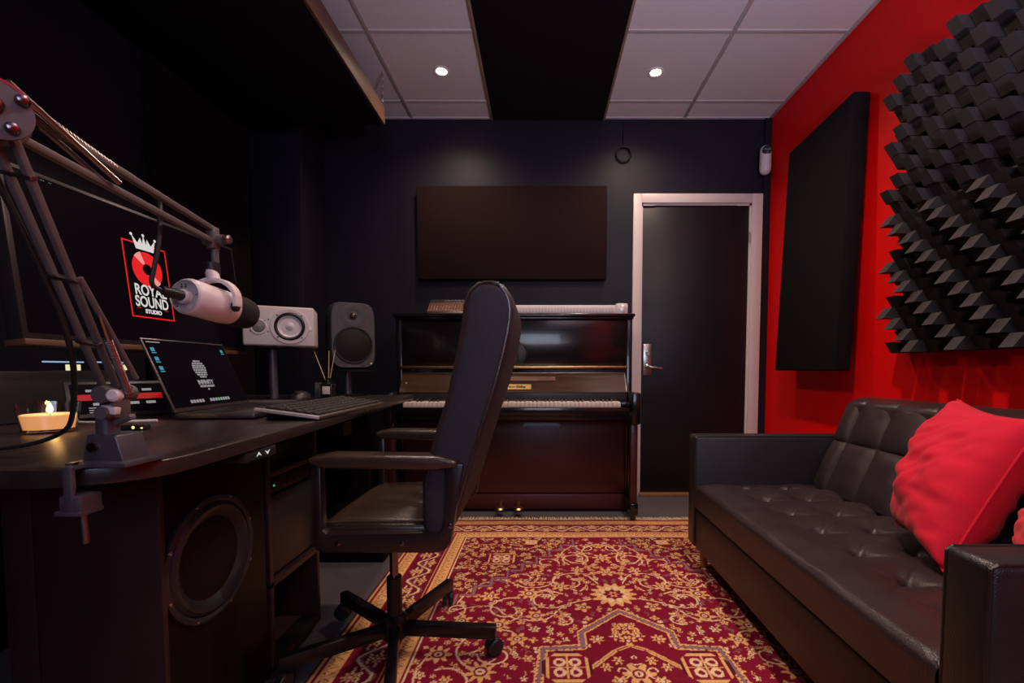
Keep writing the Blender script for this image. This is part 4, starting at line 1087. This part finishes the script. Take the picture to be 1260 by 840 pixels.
# white speaker on its side
Wt = thing('monitor_speaker', (-1.14, 2.03, .990), 'white studio monitor speaker lying on its side behind the microphone', 'speaker')
wa = math.radians(21); wx = V((math.cos(wa), -math.sin(wa)*0+math.sin(wa), 0)); 
xd = V((math.cos(wa), math.sin(wa), -.012)).normalized(); zd = V((0, 0, 1)); yd_ = V((-math.sin(wa), math.cos(wa), 0))
RW = Matrix((xd, yd_, zd)).transposed().to_4x4(); RW.translation = V((-1.252, 1.92, .990))
Wl, Wh = .272, .170
MB().box((0, 0, 0), (Wl, .17, Wh), .008, mtx=RW, seg=3).build('cabinet', M['spk_white'], Wt)
def wp(a, b, l=0): return RW@V((a, -l, b))
fd = -yd_
rc = wp(.178, .085)
MB().lathe([(.077, 0), (.075, .004), (.068, .005), (.058, .003)], rc, fd, 48, cap=False).build('woofer_frame', M['spk_white'], Wt)
MB().lathe([(.0600, .0045), (.0585, .0065), (.054, .009), (.049, .007), (.046, .003)], rc, fd, 48, cap=False).build('woofer_surround', M['rubber'], Wt)
MB().lathe([(.047, .003), (.040, -.003), (.021, -.012), (.020, -.010), (.018, -.004), (.010, .001), (.001, .003)], rc+fd*.004, fd, 48, cap=False).build('woofer_cone', M['cone_white'], Wt)
bl = MB()
for a in (.8, 2.35, 3.93, 5.5): bl.lathe([(.004, 0), (.003, .007)], rc+xd*.066*math.cos(a)+zd*.066*math.sin(a), fd, 10)
for (a, b) in ((.03, .06), (.095, .06), (.098, .112), (.083, .105)): bl.lathe([(.0032, 0), (.002, .002)], wp(a, b), fd, 10)
bl.build('bolt', M['rubber'], Wt)
tc_ = wp(.060, .080)
MB().lathe([(.034, 0), (.032, .003), (.028, .0035), (.024, .001)], tc_, fd, 36, cap=False).build('waveguide', M['spk_white'], Wt)
gr = MB(); gr.lathe([(.024, .001), (.020, .006), (.001, .010)], tc_, fd, 30, cap=False); gr.build('tweeter_grille', M['knob_grey'], Wt)
MB().lathe([(.009, 0), (.008, .003), (.001, .004)], wp(.256, .078), fd, 20).build('logo_light', M['white_tag'], Wt)

# ------------------------------------------------------------------ candle
t = thing('candle', (-1.095, 1.0, ZD), 'lit cream candle in a clear glass on the near part of the desk', 'candle')
cx_, cy_ = -1.095, 1.01
MB().lathe([(.040, .001), (.044, .003), (.052, .066), (.0500, .066), (.0425, .008), (.001, .007)], (cx_, cy_, ZD), (0, 0, 1), 40, cap=False).lathe([(.040, .001), (.001, .001)], (cx_, cy_, ZD), (0, 0, 1), 40, cap=False).build('glass', M['glass'], t)
MB().lathe([(.040, .0085), (.0452, .038), (.043, .040), (.001, .037)], (cx_, cy_, ZD), (0, 0, 1), 40).build('wax', M['wax'], t)
fx = V((cx_+.008, cy_-.005, ZD+.038)); MB().cyl(fx, fx+V((0, 0, .008)), .001).build('wick', M['ebony'], t)
MB().lathe([(.001, .004), (.0045, .009), (.0055, .013), (.003, .022), (.0005, .028)], fx, (0, 0, 1), 14).build('flame', M['flame'], t)
pl_ = bpy.data.lights.new('candle_flame', 'POINT'); pl_.energy = .12; pl_.color = (1, .5, .16); pl_.shadow_soft_size = .006
po = bpy.data.objects.new('candle_flame', pl_); C.objects.link(po); po.parent = t; po.location = fx+V((0, 0, .036))-ORG[t]

# small plugs beside candle
t = thing('usb_adapter', (-.93, 1.02, ZD), 'small metal plug with glowing orange light between candle and boom arm', 'plug')
MB().box((-.985, 1.03, ZD+.001), (-.955, 1.045, ZD+.011), .002).build('metal_tip', M['steel'], t)
MB().box((-.955, 1.028, ZD+.001), (-.90, 1.047, ZD+.013), .002).build('plug_body', M['rubber'], t)
MB().lathe([(.0035, 0), (.001, .003)], (-.925, 1.028, ZD+.007), (0, -1, 0), 12).lathe([(.002, 0), (.001, .003)], (-.905, 1.028, ZD+.006), (0, -1, 0), 12).build('orange_light', M['e_orange'], t)

# ------------------------------------------------------------------ boom arm
A_ = thing('boom_arm', (-.66, .70, ZD), 'grey spring boom arm clamped to the desk edge, holding the microphone', 'microphone arm')
bx_, by_ = -.628, .665
cl = MB()
cl.poly([(bx_-.030, by_-.02, ZD+.001), (bx_+.034, by_-.02, ZD+.001), (bx_+.022, by_-.02, ZD+.046), (bx_-.020, by_-.02, ZD+.046)], (0, .045, 0), 0, bev=.003)
cl.box((bx_-.040, by_-.033, ZD+.001), (bx_+.046, by_+.035, ZD+.008), .002)
cl.build('clamp_body', M['gun'], A_)
MB().lathe([(.007, 0), (.007, .004), (.003, .005)], (bx_-.010, by_-.020, ZD+.028), (0, -1, 0), 14).lathe([(.006, 0), (.005, .005), (.001, .006)], (bx_-.018, by_-.034, ZD+.005), (0, -1, 0), 14).build('clamp_bolt', M['chrome'], A_)
cj = MB(); cj.box((bx_-.022, by_-.054, ZD-.056), (bx_-.010, by_-.046, ZD+.006), .002); cj.box((bx_-.022, by_-.054, ZD+.001), (bx_-.010, by_-.02, ZD+.007), .002)
cj.box((bx_-.036, by_-.054, ZD-.062), (bx_+.000, by_-.018, ZD-.055), .002); cj.box((bx_-.030, by_-.053, ZD-.057), (bx_+.000, by_-.020, ZD-.034), .003)
cj.build('clamp_jaw', M['gun'], A_)
MB().cyl((bx_-.012, by_-.036, ZD-.105), (bx_-.014, by_-.036, ZD-.055), .0045, n=14).build('clamp_screw', M['spring'], A_)
px_ = V((bx_-.010, by_+.003, ZD+.046))
MB().lathe([(.0135, 0), (.0135, .024), (.011, .026), (.011, .038)], px_, (0, 0, 1), 24).build('swivel_post', M['gun'], A_)
hub = px_+V((.010, .0, .046)); elb = V((-.556, .475, 1.150)); mtp = V((-.592, .835, 1.128))
# base yoke
by2 = MB(); by2.box(hub+V((-.008, -.016, -.024)), hub+V((.016, .012, .006)), .004); by2.cyl(hub+V((.008, -.03, .012)), hub+V((.008, .02, .012)), .012)
by2.cyl(hub+V((.012, -.034, -.014)), hub+V((.012, -.02, -.014)), .009)
by2.build('base_joint', M['arm_metal'], A_)
MB().tube([hub+V((.006, -.010, -.004)), hub+V((.026, -.014, .022)), hub+V((.038, -.012, .020))], .0028, 8).build('tension_lever', M['spring'], A_)
MB().lathe([(.0085, 0), (.0085, .010), (.006, .012)], hub+V((.026, -.022, .010)), (.3, -1, .1), 18).build('lock_knob', M['white_plastic'], A_)
MB().bar(hub+V((.008, -.024, -.008)), hub+V((.028, -.024, -.012)), .010, .010).build('tension_block', M['white_plastic'], A_)
MB().bar(hub+V((.014, -.012, -.030)), hub+V((.042, -.016, -.020)), .009, .007).build('wing_nut', M['arm_metal'], A_)
la_d = (elb-hub).normalized(); sidev = V((0, 1, 0)).cross(la_d).normalized(); oth = la_d.cross(sidev).normalized()
for k, off in enumerate((-.011, .011)):
    MB().bar(hub+sidev*off+V((0, 0, .01)), elb+sidev*off*1.1, .0078, .0078, up=oth, bev=.002).build('lower_bar', M['arm_metal'], A_)
def coil(mb, a, b, R, r, turns):
    a = V(a); b = V(b); d = (b-a); L = d.length; ax = d.normalized(); u = ax.orthogonal().normalized(); w = ax.cross(u)
    pts = [a+ax*L*k/(turns*8)+(u*math.cos(k*PI/4)+w*math.sin(k*PI/4))*R for k in range(turns*8+1)]
    mb.tube(pts, r, 5)
cm = hub.lerp(elb, .34); 
sp = MB(); coil(sp, hub+sidev*.030+la_d*.02, hub.lerp(elb, .30)+sidev*.030, .0045, .0011, 34); sp.tube([hub.lerp(elb, .30)+sidev*.03, hub.lerp(elb, .40)+sidev*.032], .0022, 6); sp.build('spring', M['spring'], A_)
MB().tube([hub.lerp(elb, .52)+V((.022, 0, 0)), hub+V((.040, -.006, .034))], .0036, 8).build('brace_rod', M['arm_metal'], A_)
for kk, ww in ((.52, .024), (.27, .016), (.84, .018)):
    q = hub.lerp(elb, kk); MB().bar(q-sidev*ww, q+sidev*ww, .008, .005, up=la_d).build('cross_clip', M['spring'], A_)
# elbow
ex = MB(); eax = V((.80, -.60, 0)); ee = V((.60, .80, 0)); ez = V((0, 0, 1))
for s in (-1, 1):
    ex.lathe([(.001, 0), (.029, 0), (.029, .003), (.001, .003)], elb+eax*s*.009, eax*s, 36)
ex.bar(elb-ez*.016, elb+ez*.012, .014, .022, up=ee, bev=.003)
ex.build('elbow_plate', M['arm_metal'], A_)
eb = MB(); ar3 = [elb+ee*.031*math.cos(a)+ez*.031*math.sin(a) for a in [PI*1.05-PI*.86*k/14 for k in range(15)]]
for p, q in zip(ar3, ar3[1:]): eb.bar(p, q+(q-p)*.12, .003, .024, up=eax, bev=0)
eb.build('elbow_cap', M['alu'], A_)
for (dx, dz, rr_b) in ((.000, .004, .008), (.012, -.016, .006), (.020, .015, .006)):
    MB().lathe([(rr_b, 0), (rr_b, .004), (rr_b*.7, .008), (.001, .009)], elb+eax*.012+ee*dx+ez*dz, eax, 18).build('elbow_bolt', M['chrome'], A_)
ua_d = (mtp-elb).normalized(); up_ = V((0, 0, 1)); up_ = (up_-ua_d*up_.dot(ua_d)).normalized()
for off in (.020, -.012):
    MB().bar(elb+up_*off+ua_d*.01, mtp+up_*(off*.7+.0)+ua_d*(-.002), .0095, .0095, up=up_, bev=.002).build('upper_bar', M['arm_metal'], A_)
sp = MB()
for sx_ in (-.009, .010):
    s0_ = elb+up_*.034+V((sx_, 0, 0))+ua_d*.005; s1_ = elb.lerp(mtp, .40)+up_*(-.004)+V((sx_, 0, 0))
    sp.tube([s0_, s1_], .0036, 8)
coil(sp, elb+up_*.030+ua_d*.01, elb.lerp(mtp, .42)+up_*.018, .0045, .0011, 30)
sp.build('spring', M['spring'], A_)
mh = MB(); mh.box(mtp+V((-.007, -.008, -.022)), mtp+V((.007, .010, .018)), .003); mh.cyl(mtp+V((-.018, .004, -.004)), mtp+V((.018, .004, -.004)), .009)
mh.cyl(mtp+V((0, .004, -.045)), mtp+V((0, .004, -.010)), .0065); mh.build('mount_joint', M['arm_metal'], A_)
MB().lathe([(.008, 0), (.008, .010), (.005, .013)], mtp+V((.017, .004, -.004)), (1, 0, 0), 18).bar(mtp+V((-.003, -.045, .006)), mtp+V((-.003, -.045, -.018)), .004, .005).bar(mtp+V((0, -.018, .016)), mtp+V((0, -.018, -.014)), .006, .008).build('mount_knob', M['spring'], A_)

# ------------------------------------------------------------------ microphone
Mi = thing('microphone', (-.585, .85, .97), 'white dynamic microphone with black foam windscreen hanging from the boom arm', 'microphone')
r0_ = V((-.592, .765, 1.012)); r1_ = V((-.578, .915, .996)); ma = (r1_-r0_).normalized()
MB().lathe([(.020, 0), (.0265, 0), (.0290, .002), (.0305, .006), (.0305, .080), (.029, .092), (.026, .095)], r0_, ma, 40).build('body', M['mic_white'], Mi)
MB().lathe([(.001, 0), (.025, 0), (.0262, -.002), (.0275, 0)], r0_+ma*.0, ma, 40, cap=False).build('rear_plate', M['spk_white'], Mi)
rp = MB()
for (a, b) in ((-.004, .014), (.003, .014), (-.004, .018), (.003, .018)): rp.lathe([(.0016, 0), (.001, -.0015)], r0_+V((a, 0, b))-ma*.001, ma, 8)
for (a, b) in ((.020, .001), (-.012, -.018), (.01, -.02)): rp.lathe([(.0018, 0), (.001, -.001)], r0_+V((a, 0, b))-ma*.001, ma, 8)
rp.build('rear_switches', M['ebony'], Mi)
MB().lathe([(.026, .088), (.029, .092), (.0305, .105), (.0305, .128), (.028, .140), (.020, .149), (.001, .152)], r0_, ma, 40).build('windscreen', M['mic_foam'], Mi)
mcn = r0_+ma*.062
yk = MB(); yp = []
for k in range(13):
    a = -.35+(PI+.70-.0)*k/12 if False else PI*k/12
    yp.append(mcn+V((.041*math.cos(a), 0, .034*math.sin(a)+.010)))
yp = [mcn+V((.041, 0, -.004))]+yp+[mcn+V((-.041, 0, -.004))]
for p, q in zip(yp, yp[1:]): yk.bar(p, q+(q-p).normalized()*.0015, .0170, .0050, up=(0, 1, 0), bev=.0008) if False else yk.bar(p, q+(q-p).normalized()*.0015, .0068, .0175, up=(0, 1, 0), bev=.0008)
yk.build('yoke', M['mic_white'], Mi)
MB().cyl(mcn+V((0, 0, .043)), V((mtp.x, mtp.y-.006, mtp.z-.062)), .0105).build('yoke_post', M['mic_white'], Mi)
MB().lathe([(.0125, 0), (.0125, .018), (.010, .020)], V((mtp.x, mtp.y-.004, mtp.z-.066)), (0, 0, 1), 24).build('thread_ring', M['rubber'], Mi)
for s in (1, -1): MB().lathe([(.0085, 0), (.0085, .006), (.006, .008)], mcn+V((.034*s, 0, -.004)), (s, 0, 0), 18).build('yoke_knob', M['rubber'], Mi)
MB().lathe([(.012, 0), (.012, -.008), (.0095, -.010)], r0_+V((.002, 0, -.003)), ma, 24).build('socket_ring', M['spk_white'], Mi)
# microphone cable
cstart = r0_+V((.002, 0, -.003))-ma*.008
cb_ = MB()
pth = [cstart, cstart-ma*.025+V((-.004, 0, 0)), cstart-ma*.045+V((-.010, .0, .004)), cstart-ma*.045+V((-.006, .004, .03)),
       V((-.598, .725, 1.090)), V((-.603, .735, 1.135)), V((-.608, .742, 1.158)), V((-.603, .70, 1.172)), V((-.590, .64, 1.172)), V((-.578, .56, 1.168)), elb+V((-.012, .03, .012)), elb+V((-.035, .01, -.01)), hub.lerp(elb, .6)+V((-.02, 0, 0)), hub.lerp(elb, .25)+V((-.012, -.01, 0)), V((-.72, .70, .815)), V((-.76, .72, .785)), V((-.84, .72, ZD+.012)), V((-1.0, .76, ZD+.005)), V((-1.4, .80, ZD+.005))]
cb_.tube(pth, .0034, 10, smooth=3)
cb_.add([], [])
tag(cb_.build('microphone_cable', M['cable']), 'black microphone cable looping from the white microphone along the boom arm', 'cable')
MB().lathe([(.0085, 0), (.0085, .026), (.006, .034)], cstart+ma*.002, -ma+V((-.12, 0, .03)), 18).build('cable_connector', M['rubber'], Mi)

# ------------------------------------------------------------------ light
wo = bpy.data.worlds.new('world'); bpy.context.scene.world = wo; wo.use_nodes = True
nt_ = wo.node_tree; bg = nt_.nodes['Background']
sky = nt_.nodes.new('ShaderNodeTexSky'); sky.sky_type = 'NISHITA'; sky.sun_elevation = math.radians(4); sky.sun_disc = False; sky.sun_rotation = math.radians(10)
nt_.links.new(sky.outputs['Color'], bg.inputs['Color']); bg.inputs['Strength'].default_value = .5
wl_ = bpy.data.lights.new('window_daylight', 'AREA'); wl_.shape = 'RECTANGLE'; wl_.size = 1.3; wl_.size_y = .9; wl_.energy = 16; wl_.color = (.62, .66, 1)
wo_ = bpy.data.objects.new('window_daylight', wl_); C.objects.link(wo_); wo_.location = (.35, YF+.01, 1.65); wo_.rotation_euler = (PI/2, 0, 0)

ul = bpy.data.lights.new('ceiling_fill', 'SPOT'); ul.energy = 125; ul.color = (.86, .80, 1); ul.spot_size = math.radians(140); ul.spot_blend = 1; ul.shadow_soft_size = .15  # added fill aimed up to brighten the ceiling; the room has no such fixture
uo = bpy.data.objects.new('ceiling_fill', ul); C.objects.link(uo); uo.location = (.75, .0, 1.35); uo.rotation_euler = (math.radians(180-28), 0, 0)
sc_ = bpy.context.scene
sc_.view_settings.view_transform = 'Standard'; sc_.view_settings.look = 'None'; sc_.view_settings.gamma = 1; sc_.view_settings.exposure = 0
sc_.view_settings.use_curve_mapping = False
